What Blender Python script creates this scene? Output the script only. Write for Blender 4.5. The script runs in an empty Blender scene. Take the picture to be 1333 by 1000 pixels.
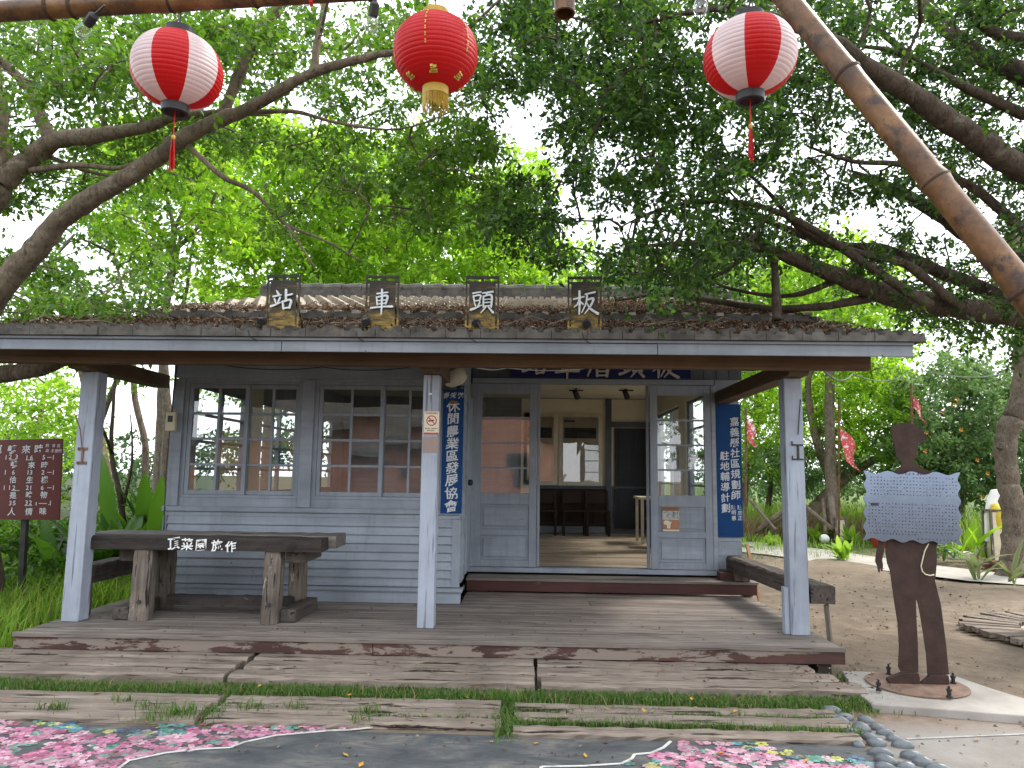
import bpy, math, random
import numpy as np
from mathutils import Vector, Matrix
R = math.radians
rnd = random.Random(7)
rng = np.random.default_rng(11)
S = bpy.context.scene
COL = S.collection

# ------------------------------------------------------------------ camera
W_PX, H_PX, F_PX = 1333.0, 1000.0, 960.0
CM = Matrix.Rotation(R(1.58), 3, 'Z') @ Matrix.Rotation(R(96.95), 3, 'X') @ Matrix.Rotation(R(0.75), 3, 'Z')
CP = Vector((0, 0, 1.5))
cam = bpy.data.cameras.new('camera')
cam.lens = F_PX / W_PX * 36.0
cam.clip_end = 500
co = bpy.data.objects.new('camera', cam)
co.matrix_world = Matrix.Translation(CP) @ CM.to_4x4()
COL.objects.link(co)
S.camera = co
def ray(px, py): return CM @ Vector(((px - W_PX / 2) / F_PX, -(py - H_PX / 2) / F_PX, -1))
def P(px, py, Y):
    d = ray(px, py); return CP + d * (Y / d.y)
def G(px, py, z=0.0):
    d = ray(px, py); return CP + d * ((z - 1.5) / d.z)

# ------------------------------------------------------------------ materials
class NT:
    def __init__(s, name):
        s.m = bpy.data.materials.new(name); s.m.use_nodes = True
        s.t = s.m.node_tree; s.t.nodes.clear()
        s.out = s.t.nodes.new('ShaderNodeOutputMaterial')
    def n(s, typ, **kw):
        nd = s.t.nodes.new('ShaderNode' + typ)
        for k, v in kw.items():
            if k.startswith('i_'):
                key = k[2:]
                key = int(key) if key.isdigit() else key.replace('_', ' ')
                sock = nd.inputs[key]
                if isinstance(v, bpy.types.NodeSocket): s.t.links.new(v, sock)
                else: sock.default_value = v
            else: setattr(nd, k, v)
        return nd
    def link(s, a, b): s.t.links.new(a, b)
def c4(c): return (c[0], c[1], c[2], 1.0)
def ramp(nt, fac, stops):
    r = nt.n('ValToRGB', i_Fac=fac); e = r.color_ramp.elements
    while len(e) < len(stops): e.new(0.5)
    for el, (p, c) in zip(e, stops): el.position = p; el.color = c4(c) if len(c) == 3 else c
    return r.outputs['Color']
def coords(nt, scale=(1, 1, 1), kind='Object'):
    tc = nt.n('TexCoord'); mp = nt.n('Mapping', i_Vector=tc.outputs[kind], i_Scale=scale)
    return mp.outputs['Vector']
def mixc(nt, fac, a, b):
    m = nt.n('Mix', data_type='RGBA')
    for v, sk in ((fac, m.inputs[0]), (a, m.inputs[6]), (b, m.inputs[7])):
        if isinstance(v, bpy.types.NodeSocket): nt.link(v, sk)
        else: sk.default_value = v if isinstance(v, float) else c4(v)
    return m.outputs[2]
def noise(nt, vec, scale, detail=5, rough=.6, dist=0.0):
    return nt.n('TexNoise', i_Vector=vec, i_Scale=scale, i_Detail=detail, i_Roughness=rough, i_Distortion=dist).outputs['Fac']
def finish(nt, color, rough=.7, bumpf=None, bump=.3, dist=.01, spec=.3, metal=0.0):
    b = nt.n('BsdfPrincipled', i_Metallic=metal)
    b.inputs['Specular IOR Level'].default_value = spec
    for v, k in ((color, 'Base Color'), (rough, 'Roughness')):
        if isinstance(v, bpy.types.NodeSocket): nt.link(v, b.inputs[k])
        else: b.inputs[k].default_value = c4(v) if k == 'Base Color' else v
    if bumpf is not None:
        bp = nt.n('Bump', i_Height=bumpf, i_Strength=bump, i_Distance=dist)
        nt.link(bp.outputs['Normal'], b.inputs['Normal'])
    nt.link(b.outputs['BSDF'], nt.out.inputs['Surface'])
    return nt.m
def plain(name, c1, c2=None, scale=6, rough=.7, bump=.15, spec=.3, metal=0.0, stretch=(1, 1, 1), lo=.35, hi=.65):
    nt = NT(name); v = coords(nt, stretch)
    c2 = c2 or tuple(x * .75 for x in c1)
    f = noise(nt, v, scale, 7, .65)
    col = ramp(nt, f, [(lo, c2), (hi, c1)])
    return finish(nt, col, rough, noise(nt, v, scale * 5, 4), bump, .01, spec, metal)
def wood(name, c1, c2, axis='X', fine=1.0, rough=.75, bump=.5, crack=None, peel=None, peel_at=.55, island=.0, spec=.2, nails=False):
    """grain running along one axis; optional dark cracks, flaked paint and tone per board"""
    nt = NT(name)
    st = {'X': (.7, 14, 14), 'Y': (14, .7, 14), 'Z': (14, 14, .7)}[axis]
    st = tuple(x * fine for x in st)
    v = coords(nt, st); v1 = coords(nt)
    g = noise(nt, v, 2.2, 8, .7, .4)
    big = noise(nt, v1, 2.3, 4, .6)
    col = ramp(nt, g, [(.3, c2), (.68, c1)])
    col = mixc(nt, nt.n('MapRange', i_Value=big, i_1=.38, i_2=.7, i_3=0., i_4=.55).outputs[0], col, tuple(x * .62 for x in c2))
    if island:
        ri = nt.n('NewGeometry').outputs['Random Per Island']
        hv = nt.n('HueSaturation', i_Value=nt.n('MapRange', i_Value=ri, i_3=1 - island, i_4=1 + island).outputs[0], i_Color=col)
        col = hv.outputs[0]
    if nails:
        vo = nt.n('TexVoronoi', i_Vector=coords(nt, (2.1, 2.1, 2.1)), i_Scale=3.0)
        col = mixc(nt, nt.n('MapRange', i_Value=vo.outputs['Distance'], i_1=.045, i_2=.03).outputs[0], col, (.04, .035, .03))
        dr = noise(nt, coords(nt, (9, 9, .8)), 2.0, 5, .6)
        col = mixc(nt, nt.n('MapRange', i_Value=dr, i_1=.54, i_2=.68, i_3=0., i_4=.25).outputs[0], col, tuple(x * .55 for x in c2))
    if crack:
        cr = noise(nt, v, 3.4, 3, .5, .2)
        col = mixc(nt, nt.n('MapRange', i_Value=cr, i_1=.60, i_2=.66).outputs[0], col, crack)
    if peel:
        pn = noise(nt, coords(nt, tuple(x ** .5 for x in st)), 3.0, 8, .72, .3)
        col = mixc(nt, nt.n('MapRange', i_Value=pn, i_1=peel_at, i_2=peel_at + .03).outputs[0], col, peel)
    return finish(nt, col, rough, g, bump, .006, spec)
def leafmat(name, c1, c2, trans=.4, tcol=None, rough=.5, spec=.35, third=None):
    nt = NT(name)
    ri = nt.n('NewGeometry').outputs['Random Per Island']
    stops = [(0., c2), (.75, c1)] + ([(.93, third)] if third else [])
    col = ramp(nt, ri, stops)
    b = nt.n('BsdfPrincipled', i_Base_Color=col, i_Roughness=rough)
    b.inputs['Specular IOR Level'].default_value = spec
    tc = nt.n('HueSaturation', i_Color=col, i_Value=tcol or 1.7, i_Saturation=1.05, i_Hue=.49)
    t = nt.n('BsdfTranslucent', i_Color=tc.outputs[0])
    mx = nt.n('MixShader', i_0=trans, i_1=b.outputs[0], i_2=t.outputs[0])
    nt.link(mx.outputs[0], nt.out.inputs['Surface'])
    return nt.m
def glassmat(name, f0=.08, tint=(.93, .95, .95), rough=.0, wobble=0.0):
    """thin pane, the same from both sides: Schlick reflection over a clear body"""
    nt = NT(name); ge = nt.n('NewGeometry')
    gl = nt.n('BsdfGlossy', i_Roughness=rough); tr = nt.n('BsdfTransparent', i_Color=c4(tint))
    if wobble:
        bp = nt.n('Bump', i_Height=noise(nt, coords(nt), 2.2, 1), i_Strength=wobble, i_Distance=.02)
        nt.link(bp.outputs[0], gl.inputs['Normal'])
    dt = nt.n('VectorMath', operation='DOT_PRODUCT', i_0=ge.outputs['Incoming'], i_1=ge.outputs['Normal'])
    k = nt.n('Math', operation='SUBTRACT', i_0=1.0, i_1=nt.n('Math', operation='ABSOLUTE', i_0=dt.outputs['Value']).outputs[0], use_clamp=True)
    p5 = nt.n('Math', operation='POWER', i_0=k.outputs[0], i_1=5.0)
    f = nt.n('MapRange', i_Value=p5.outputs[0], i_3=f0, i_4=1.0)
    nt.link(nt.n('MixShader', i_0=f.outputs[0], i_1=tr.outputs[0], i_2=gl.outputs[0]).outputs[0], nt.out.inputs['Surface'])
    return nt.m
def papermat(name, c, trans=.35):
    nt = NT(name)
    f = noise(nt, coords(nt), 9, 4)
    col = mixc(nt, nt.n('MapRange', i_Value=f, i_1=.35, i_2=.75, i_3=0., i_4=.4).outputs[0], c, tuple(x * .75 for x in c))
    b = nt.n('BsdfPrincipled', i_Base_Color=col, i_Roughness=.45); t = nt.n('BsdfTranslucent', i_Color=col)
    b.inputs['Specular IOR Level'].default_value = .35
    nt.link(nt.n('MixShader', i_0=trans, i_1=b.outputs[0], i_2=t.outputs[0]).outputs[0], nt.out.inputs['Surface'])
    return nt.m

def barkmat(name, c1, c2, lichen):
    nt = NT(name); v = coords(nt)
    f = noise(nt, v, 4, 8, .75, .6); r_ = noise(nt, coords(nt, (1, 1, .35)), 28, 6, .75, .8); l_ = noise(nt, v, 9, 6, .7)
    col = ramp(nt, f, [(.32, c2), (.66, c1)])
    col = mixc(nt, nt.n('MapRange', i_Value=r_, i_1=.52, i_2=.36, i_3=0., i_4=.75).outputs[0], col, tuple(x * .45 for x in c2))
    col = mixc(nt, nt.n('MapRange', i_Value=l_, i_1=.58, i_2=.66, i_3=0., i_4=.6).outputs[0], col, lichen)
    h = nt.n('Math', operation='ADD', i_0=nt.n('Math', operation='MULTIPLY', i_0=r_, i_1=.6).outputs[0], i_1=f)
    return finish(nt, col, .92, h.outputs[0], 1.0, .03, .1)
BG = (.325, .366, .415); BG2 = (.25, .282, .322)
M = {}
M['paint'] = wood('grey_blue_paint', BG, BG2, 'X', .6, .55, .25, crack=None, peel=(.22, .21, .20), peel_at=.70, island=.08, nails=True)
M['paint_z'] = wood('grey_blue_paint_upright', BG, BG2, 'Z', .6, .5, .25, peel=(.22, .21, .20), peel_at=.70)
M['post'] = wood('pale_post_paint', (.40, .44, .51), (.31, .345, .405), 'Z', .7, .5, .4, crack=(.16, .17, .2), peel=(.2, .2, .21), peel_at=.71)
M['fascia'] = wood('fascia_paint', (.245, .268, .295), (.18, .195, .22), 'X', .5, .55, .3, peel=(.07, .06, .055), peel_at=.675, nails=True)
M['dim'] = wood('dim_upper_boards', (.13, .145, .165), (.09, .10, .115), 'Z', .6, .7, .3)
M['beam'] = wood('brown_beam', (.17, .10, .055), (.085, .05, .03), 'X', .8, .7, .4)
M['beam_y'] = wood('brown_beam_y', (.17, .115, .065), (.085, .055, .032), 'Y', .8, .7, .4)
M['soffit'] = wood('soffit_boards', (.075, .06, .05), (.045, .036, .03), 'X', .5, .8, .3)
M['deck'] = wood('deck_boards', (.275, .235, .20), (.145, .12, .102), 'X', .8, .62, .5, crack=(.06, .048, .042), island=.22, spec=.35)
M['deck_edge'] = wood('flaked_red_edge', (.105, .052, .043), (.06, .034, .029), 'X', .8, .7, .5, peel=(.215, .175, .145), peel_at=.49)
M['step_red'] = wood('red_brown_step', (.10, .040, .032), (.06, .028, .024), 'X', .7, .5, .3, peel=(.2, .16, .14), peel_at=.66)
M['sleeper'] = wood('weathered_sleeper', (.34, .285, .23), (.13, .102, .082), 'X', .8, .85, 1.0, crack=(.028, .02, .016), peel=(.27, .155, .09), peel_at=.645, island=.25)
M['dark_timber'] = wood('dark_timber', (.068, .057, .050), (.020, .017, .016), 'X', .7, .8, .8, crack=(.02, .018, .017), peel=(.22, .20, .18), peel_at=.66)
M['dark_timber_y'] = wood('dark_timber_y', (.14, .115, .098), (.045, .036, .032), 'Y', .7, .8, .8, crack=(.02, .018, .017))
M['grey_timber'] = wood('grey_timber', (.23, .195, .155), (.075, .06, .05), 'Z', .9, .8, 1.0, crack=(.022, .018, .016), peel=(.36, .32, .27), peel_at=.6)
M['top_timber'] = wood('table_top_timber', (.22, .195, .17), (.10, .085, .075), 'X', .7, .75, .7, crack=(.05, .045, .04))
M['tile'] = plain('roof_tile', (.46, .41, .34), (.27, .235, .20), 3.5, .85, .3)
M['tile_edge'] = plain('tile_edge', (.125, .115, .10), (.05, .046, .04), 6, .9, .5)
M['litter'] = leafmat('dry_leaf_litter', (.155, .098, .065), (.065, .042, .03), .1, 1.1, .85, .08, (.30, .22, .155))
M['twig'] = plain('dry_twig', (.24, .19, .145), (.12, .09, .068), 8, .85)
M['bark'] = barkmat('banyan_bark', (.27, .215, .155), (.12, .095, .07), (.36, .33, .26))
M['bark_pale'] = barkmat('pale_bark', (.23, .185, .14), (.11, .09, .068), (.32, .29, .24))
M['bark_dark'] = barkmat('dark_bark', (.13, .10, .075), (.05, .04, .03), (.19, .175, .14))
M['leaf_dark'] = leafmat('banyan_leaf', (.042, .100, .016), (.014, .040, .008), .46, 1.7, .38, .35, (.085, .17, .02))
M['leaf_mid'] = leafmat('banyan_leaf_mid', (.095, .205, .02), (.035, .092, .010), .48, 1.85, .4, .4, (.13, .21, .04))
M['leaf_lime'] = leafmat('lime_leaf', (.21, .37, .036), (.10, .215, .018), .62, 1.9, .5, .3, (.2, .30, .04))
M['leaf_back'] = leafmat('shrub_leaf', (.13, .23, .07), (.06, .125, .038), .42, 1.6, .45, .35, (.15, .23, .08))
M['leaf_far'] = leafmat('far_leaf', (.07, .13, .045), (.04, .08, .03), .4, 1.5, .6, .2)
M['leaf_broad'] = leafmat('broad_leaf', (.085, .20, .022), (.03, .085, .012), .42, 1.8, .35, .5)
M['grass'] = leafmat('grass_blade', (.23, .39, .05), (.11, .22, .025), .45, 1.8, .5, .2, (.27, .30, .08))
M['turf'] = leafmat('short_turf', (.10, .20, .035), (.05, .115, .022), .35, 1.5, .6, .2, (.22, .22, .09))
M['straw'] = leafmat('dry_grass', (.34, .26, .15), (.20, .14, .08), .3, 1.2, .8, .1)
M['black'] = plain('black_plastic', (.02, .02, .022), None, 8, .45, .05, .4)
M['iron'] = plain('dark_iron', (.06, .055, .055), (.03, .028, .028), 10, .6, .2, .4, .3)
M['rust'] = plain('rust_steel', (.055, .031, .024), (.034, .021, .017), 9, .75, .3, .25, .15)
M['rust_pale'] = plain('rusty_plate', (.24, .155, .11), (.12, .075, .055), 7, .75, .3, .3)
M['alu'] = plain('brushed_panel', (.20, .245, .325), (.15, .185, .255), 1.6, .2, .05, .5, .97)
M['white'] = plain('white_paint', (.80, .80, .78), (.68, .68, .66), 7, .6, .05)
M['cream'] = plain('cream_wall', (.78, .72, .58), (.72, .66, .53), 2.5, .8, .05)
M['cream_box'] = plain('cream_plastic', (.66, .60, .42), None, 5, .5, .03)
M['letter'] = plain('pale_lettering', (.66, .69, .70), (.52, .55, .56), 30, .5, .02)
M['letter_white'] = plain('white_lettering', (.82, .82, .80), (.62, .62, .60), 40, .6, .02, lo=.3, hi=.5)
M['blue'] = plain('blue_board', (.004, .050, .175), (.003, .038, .135), 3, .6, .05, .2)
M['navy'] = plain('navy_banner', (.008, .012, .10), None, 3, .55, .05)
M['maroon'] = plain('maroon_board', (.125, .030, .026), (.095, .026, .022), 3, .5, .05)
M['bulb'] = glassmat('bulb_glass', .10, (.96, .96, .96))
M['glass'] = glassmat('window_glass', .17, (.90, .93, .92), 0, .05)
M['dark_wood'] = wood('dark_interior_wood', (.045, .026, .018), (.022, .014, .010), 'Z', .6, .5, .2)
M['dark_door'] = wood('dark_door', (.05, .055, .062), (.03, .033, .038), 'Z', .6, .6, .2)
M['floor'] = wood('plank_floor', (.52, .42, .32), (.34, .265, .20), 'X', .5, .5, .2, island=.2)
M['brick'] = None
def brickmat(name, c1, c2, mort, scale=1.0):
    nt = NT(name); tc = nt.n('TexCoord')
    sp = nt.n('SeparateXYZ', i_Vector=tc.outputs['Object'])
    cb = nt.n('CombineXYZ', i_X=nt.n('Math', operation='ADD', i_0=sp.outputs[0], i_1=sp.outputs[1]).outputs[0], i_Y=sp.outputs[2])
    b = nt.n('TexBrick', i_Vector=cb.outputs[0], i_Scale=scale, i_Color1=c4(c1), i_Color2=c4(c2), i_Mortar=c4(mort))
    b.inputs['Brick Width'].default_value = .23; b.inputs['Row Height'].default_value = .075; b.inputs['Mortar Size'].default_value = .008
    return finish(nt, b.outputs[0], .85, b.outputs['Fac'], -.3, .005)
M['brick'] = brickmat('red_brick', (.50, .20, .125), (.40, .15, .095), (.48, .40, .33))
M['loose_brick'] = plain('loose_brick', (.20, .10, .07), (.11, .06, .045), 9, .9, .5)
M['orange'] = plain('orange_flower', (.62, .30, .06), None, 5, .6)
M['stone'] = plain('river_stone', (.19, .21, .22), (.075, .085, .095), 9, .36, .1, .5)
M['yleaf'] = plain('yellow_leaf', (.62, .36, .03), (.4, .2, .03), 9, .6)
M['red_paper'] = papermat('red_lantern_paper', (.55, .006, .008), .35)
M['white_paper'] = papermat('white_lantern_paper', (.72, .62, .62), .35)
M['gold'] = plain('gold_trim', (.55, .38, .06), (.38, .25, .03), 20, .5, .05, .4)
M['red'] = plain('red_silk', (.5, .01, .012), None, 20, .6)
M['grass_ground'] = None

# ------------------------------------------------------------------ mesh builder
class MB:
    def __init__(s): s.v = []; s.f = []; s.mi = []; s.cur = 0
    def add(s, vs, fs):
        o = len(s.v); s.v.extend([tuple(p) for p in vs])
        for f in fs: s.f.append(tuple(i + o for i in f)); s.mi.append(s.cur)
    def box(s, x0, x1, y0, y1, z0, z1):
        if x0 > x1: x0, x1 = x1, x0
        if y0 > y1: y0, y1 = y1, y0
        if z0 > z1: z0, z1 = z1, z0
        vs = [(x, y, z) for z in (z0, z1) for x, y in ((x0, y0), (x1, y0), (x1, y1), (x0, y1))]
        s.add(vs, [(3, 2, 1, 0), (4, 5, 6, 7), (0, 1, 5, 4), (1, 2, 6, 5), (2, 3, 7, 6), (3, 0, 4, 7)])
        return s
    def bar(s, a, b, w, h, up=(0, 0, 1), w2=None, h2=None):
        """square bar from a to b; w across, h along 'up'; optional end size"""
        a = Vector(a); b = Vector(b); d = (b - a).normalized(); up = Vector(up)
        sx = d.cross(up)
        if sx.length < 1e-4: sx = d.cross(Vector((0, 1, 0)))
        sx.normalize(); u = sx.cross(d)
        w2 = w2 or w; h2 = h2 or h; vs = []
        for p, ww, hh in ((a, w, h), (b, w2, h2)):
            for i, j in ((-1, -1), (1, -1), (1, 1), (-1, 1)): vs.append(p + sx * (i * ww / 2) + u * (j * hh / 2))
        s.add(vs, [(0, 1, 2, 3), (7, 6, 5, 4), (0, 4, 5, 1), (1, 5, 6, 2), (2, 6, 7, 3), (3, 7, 4, 0)])
        return s
    def tube(s, pts, rad, n=8, cap=True):
        pts = [Vector(p) for p in pts]; k = len(pts)
        rr = rad if isinstance(rad, (list, tuple)) else [rad] * k
        up = Vector((.31, .17, .93)); vs = []
        for i, p in enumerate(pts):
            d = (pts[min(i + 1, k - 1)] - pts[max(i - 1, 0)])
            if d.length < 1e-9: d = Vector((0, 0, 1))
            d.normalize(); a = d.cross(up)
            if a.length < .05: a = d.cross(Vector((1, 0, 0)))
            a.normalize(); b = d.cross(a)
            for j in range(n):
                t = 2 * math.pi * j / n; vs.append(p + (a * math.cos(t) + b * math.sin(t)) * rr[i])
        fs = [(i * n + j, i * n + (j + 1) % n, (i + 1) * n + (j + 1) % n, (i + 1) * n + j) for i in range(k - 1) for j in range(n)]
        if cap: fs += [tuple(range(n - 1, -1, -1)), tuple((k - 1) * n + j for j in range(n))]
        s.add(vs, fs); return s
    def lathe(s, prof, c=(0, 0, 0), n=24, mi=None):
        c = Vector(c); vs = []
        for r, z in prof:
            for j in range(n):
                t = 2 * math.pi * j / n; vs.append((c.x + r * math.cos(t), c.y + r * math.sin(t), c.z + z))
        o = len(s.v); s.v.extend(vs)
        for i in range(len(prof) - 1):
            for j in range(n):
                s.f.append((o + i * n + j, o + i * n + (j + 1) % n, o + (i + 1) * n + (j + 1) % n, o + (i + 1) * n + j))
                s.mi.append(mi(j) if mi else s.cur)
        return s
    def prism(s, poly, ax, d0, d1):
        """2-D outline extruded along axis ax ('X','Y','Z')"""
        def m(p, d):
            return {'Y': (p[0], d, p[1]), 'X': (d, p[0], p[1]), 'Z': (p[0], p[1], d)}[ax]
        n = len(poly); vs = [m(p, d0) for p in poly] + [m(p, d1) for p in poly]
        fs = [tuple(range(n)), tuple(range(2 * n - 1, n - 1, -1))] + [(i, i + n, (i + 1) % n + n, (i + 1) % n) for i in range(n)]
        s.add(vs, fs); return s
    def sheet(s, poly, z): s.add([(p[0], p[1], z) for p in poly], [tuple(range(len(poly)))]); return s
    def build(s, name, mats, parent=None, bevel=0, smooth=False, local=False, jitter=0):
        off = Vector((0, 0, 0))
        if parent is not None and not local:
            q = parent
            while q is not None: off = off + q.location; q = q.parent
        me = bpy.data.meshes.new(name)
        vs = s.v
        if jitter: vs = [tuple(c + rnd.uniform(-jitter, jitter) for c in p) for p in vs]
        if parent is not None and not local: vs = [(p[0] - off.x, p[1] - off.y, p[2] - off.z) for p in vs]
        me.from_pydata(vs, [], s.f)
        for m_ in (mats if isinstance(mats, (list, tuple)) else [mats]): me.materials.append(M[m_] if isinstance(m_, str) else m_)
        if any(s.mi): me.polygons.foreach_set('material_index', s.mi)
        if smooth: me.polygons.foreach_set('use_smooth', [True] * len(s.f))
        me.update()
        o = bpy.data.objects.new(name, me); COL.objects.link(o)
        if parent is not None: o.parent = parent
        if bevel:
            b = o.modifiers.new('bevel', 'BEVEL'); b.width = bevel; b.segments = 2; b.limit_method = 'ANGLE'
        return o
def tag(o, label, cat, group=None, kind=None):
    o['label'] = label; o['category'] = cat
    if group: o['group'] = group
    if kind: o['kind'] = kind
    return o
def struct(o, kind='structure'): o['kind'] = kind; return o
def thing(name, label, cat, loc=(0, 0, 0), group=None, rz=0):
    o = bpy.data.objects.new(name, None); COL.objects.link(o); o.location = loc; o.rotation_euler = (0, 0, rz)
    o.empty_display_size = .1
    return tag(o, label, cat, group)
def copy_tree(o, parent=None):
    c = o.copy(); COL.objects.link(c); c.parent = parent
    for ch in [x for x in bpy.data.objects if x.parent == o]: copy_tree(ch, c)
    return c
def one(mb, name, mats, label, cat, base=None, group=None, **kw):
    """a thing that is a single mesh, its origin at its base"""
    if base is None:
        a = np.array(mb.v); base = (float(a[:, 0].mean()), float(a[:, 1].mean()), float(a[:, 2].min()))
    mb.v = [(p[0] - base[0], p[1] - base[1], p[2] - base[2]) for p in mb.v]
    o = mb.build(name, mats, **kw); o.location = base
    return tag(o, label, cat, group)
def np_mesh(name, verts, loops, nper, mats, parent=None, mi=None):
    """fast mesh from arrays: verts (N,3), loops (F,nper)"""
    off = np.zeros(3)
    q = parent
    while q is not None: off = off + np.array(q.location); q = q.parent
    me = bpy.data.meshes.new(name); nv = len(verts); nf = len(loops)
    me.vertices.add(nv); me.loops.add(nf * nper); me.polygons.add(nf)
    me.vertices.foreach_set('co', (verts - off).astype(np.float32).ravel())
    me.loops.foreach_set('vertex_index', loops.astype(np.int32).ravel())
    me.polygons.foreach_set('loop_start', np.arange(0, nf * nper, nper, dtype=np.int32))
    me.polygons.foreach_set('loop_total', np.full(nf, nper, dtype=np.int32))
    for m_ in (mats if isinstance(mats, (list, tuple)) else [mats]): me.materials.append(M[m_])
    if mi is not None: me.polygons.foreach_set('material_index', mi.astype(np.int32))
    me.update(calc_edges=True); me.validate()
    o = bpy.data.objects.new(name, me); COL.objects.link(o)
    if parent is not None: o.parent = parent
    return o

# ------------------------------------------------------------------ lettering
GL = {}
def glyph(ch, bold=.012):
    k = (ch, bold)
    if k in GL: return GL[k]
    cu = bpy.data.curves.new('t', 'FONT'); cu.body = ch; cu.size = 1; cu.resolution_u = 3; cu.offset = bold
    ob = bpy.data.objects.new('t', cu); COL.objects.link(ob)
    dg = bpy.context.evaluated_depsgraph_get(); dg.update()
    me = ob.evaluated_get(dg).to_mesh()
    v = np.array([p.co[:2] for p in me.vertices]) if me and len(me.vertices) else np.zeros((0, 2))
    f = [tuple(p.vertices) for p in me.polygons] if me else []
    bpy.data.objects.remove(ob); bpy.data.curves.remove(cu)
    if len(v): v = v - (v.max(0) + v.min(0)) / 2
    GL[k] = (v, f); return GL[k]
def put_text(mb, ch, fn, size, bold=.012, brush=.02, shear=.08, sx=1.0):
    """lay one character through fn(u,v)->3-D; slightly irregular like a brush hand"""
    v, f = glyph(ch, bold)
    if not len(v): return
    a, b = rnd.uniform(0, 6), rnd.uniform(0, 6); rot = rnd.uniform(-.03, .03)
    pts = []
    for x, y in v:
        x2 = x + brush * math.sin(5 * y + a) ; y2 = y + brush * math.sin(4 * x + b) + shear * x
        x3 = (x2 * math.cos(rot) - y2 * math.sin(rot)) * sx; y3 = x2 * math.sin(rot) + y2 * math.cos(rot)
        pts.append(fn(x3 * size, y3 * size))
    mb.add(pts, f)
ST = {
'站': [[(.22,.97,.05),(.31,.83,.10)],[(.08,.69,.08),(.44,.77,.06)],[(.15,.58,.08),(.22,.40,.07)],[(.40,.65,.08),(.30,.38,.05)],[(.0,.24,.11),(.2,.31,.08),(.48,.44,.04)],
      [(.66,1.0,.11),(.67,.48,.08)],[(.68,.74,.08),(.95,.81,.08)],[(.53,.47,.08),(.58,.12,.08)],[(.55,.46,.07),(.9,.53,.10),(.85,.16,.08)],[(.58,.14,.07),(.88,.2,.07)]],
'車': [[(.28,.86,.07),(.76,.92,.06)],[(.26,.70,.07),(.3,.34,.07)],[(.28,.69,.06),(.74,.76,.10),(.68,.38,.07)],[(.31,.53,.05),(.68,.57,.05)],[(.31,.37,.05),(.68,.42,.06)],[(.02,.19,.08),(.5,.25,.07),(.98,.27,.11)],[(.5,1.05,.08),(.51,.5,.09),(.5,-.1,.05)]],
'頭': [[(.08,.90,.07),(.44,.97,.06)],[(.10,.78,.07),(.15,.53,.07)],[(.12,.77,.06),(.42,.81,.08),(.38,.55,.06)],[(.15,.54,.05),(.38,.58,.05)],[(.15,.47,.06),(.21,.33,.07)],[(.40,.49,.07),(.31,.30,.05)],[(.0,.14,.11),(.25,.24,.08),(.48,.36,.04)],
      [(.52,.91,.06),(.98,.98,.08)],[(.74,.93,.06),(.66,.78,.05)],[(.56,.77,.07),(.56,.27,.07)],[(.56,.76,.05),(.92,.81,.09),(.91,.27,.08)],[(.58,.61,.045),(.88,.64,.045)],[(.58,.47,.045),(.88,.49,.045)],[(.58,.31,.05),(.9,.33,.05)],[(.67,.27,.07),(.46,.0,.04)],[(.78,.27,.05),(1.0,.02,.10)]],
'板': [[(.0,.66,.07),(.46,.78,.07)],[(.26,1.03,.09),(.27,.5,.10),(.25,-.03,.06)],[(.25,.64,.08),(.16,.42,.07),(.02,.3,.04)],[(.28,.58,.05),(.42,.44,.08)],[(.52,.89,.06),(.95,.99,.08)],[(.6,.88,.08),(.56,.5,.08),(.36,.05,.04)],[(.6,.63,.06),(.88,.69,.10),(.76,.36,.08),(.5,.0,.04)],[(.6,.48,.04),(.74,.24,.08),(1.08,.0,.12)]],
'厝': [[(.15,.93,.10),(.95,.97,.08)],[(.2,.92,.10),(.16,.5,.09),(.0,.03,.05)],[(.35,.75,.06),(.85,.79,.06)],[(.48,.88,.07),(.48,.56,.06)],[(.72,.90,.07),(.72,.56,.06)],[(.26,.56,.08),(.98,.6,.08)],[(.4,.46,.08),(.4,.02,.08)],[(.4,.45,.07),(.82,.48,.10),(.81,.02,.09)],[(.42,.26,.06),(.78,.27,.06)],[(.42,.06,.06),(.78,.07,.06)]]}
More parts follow.
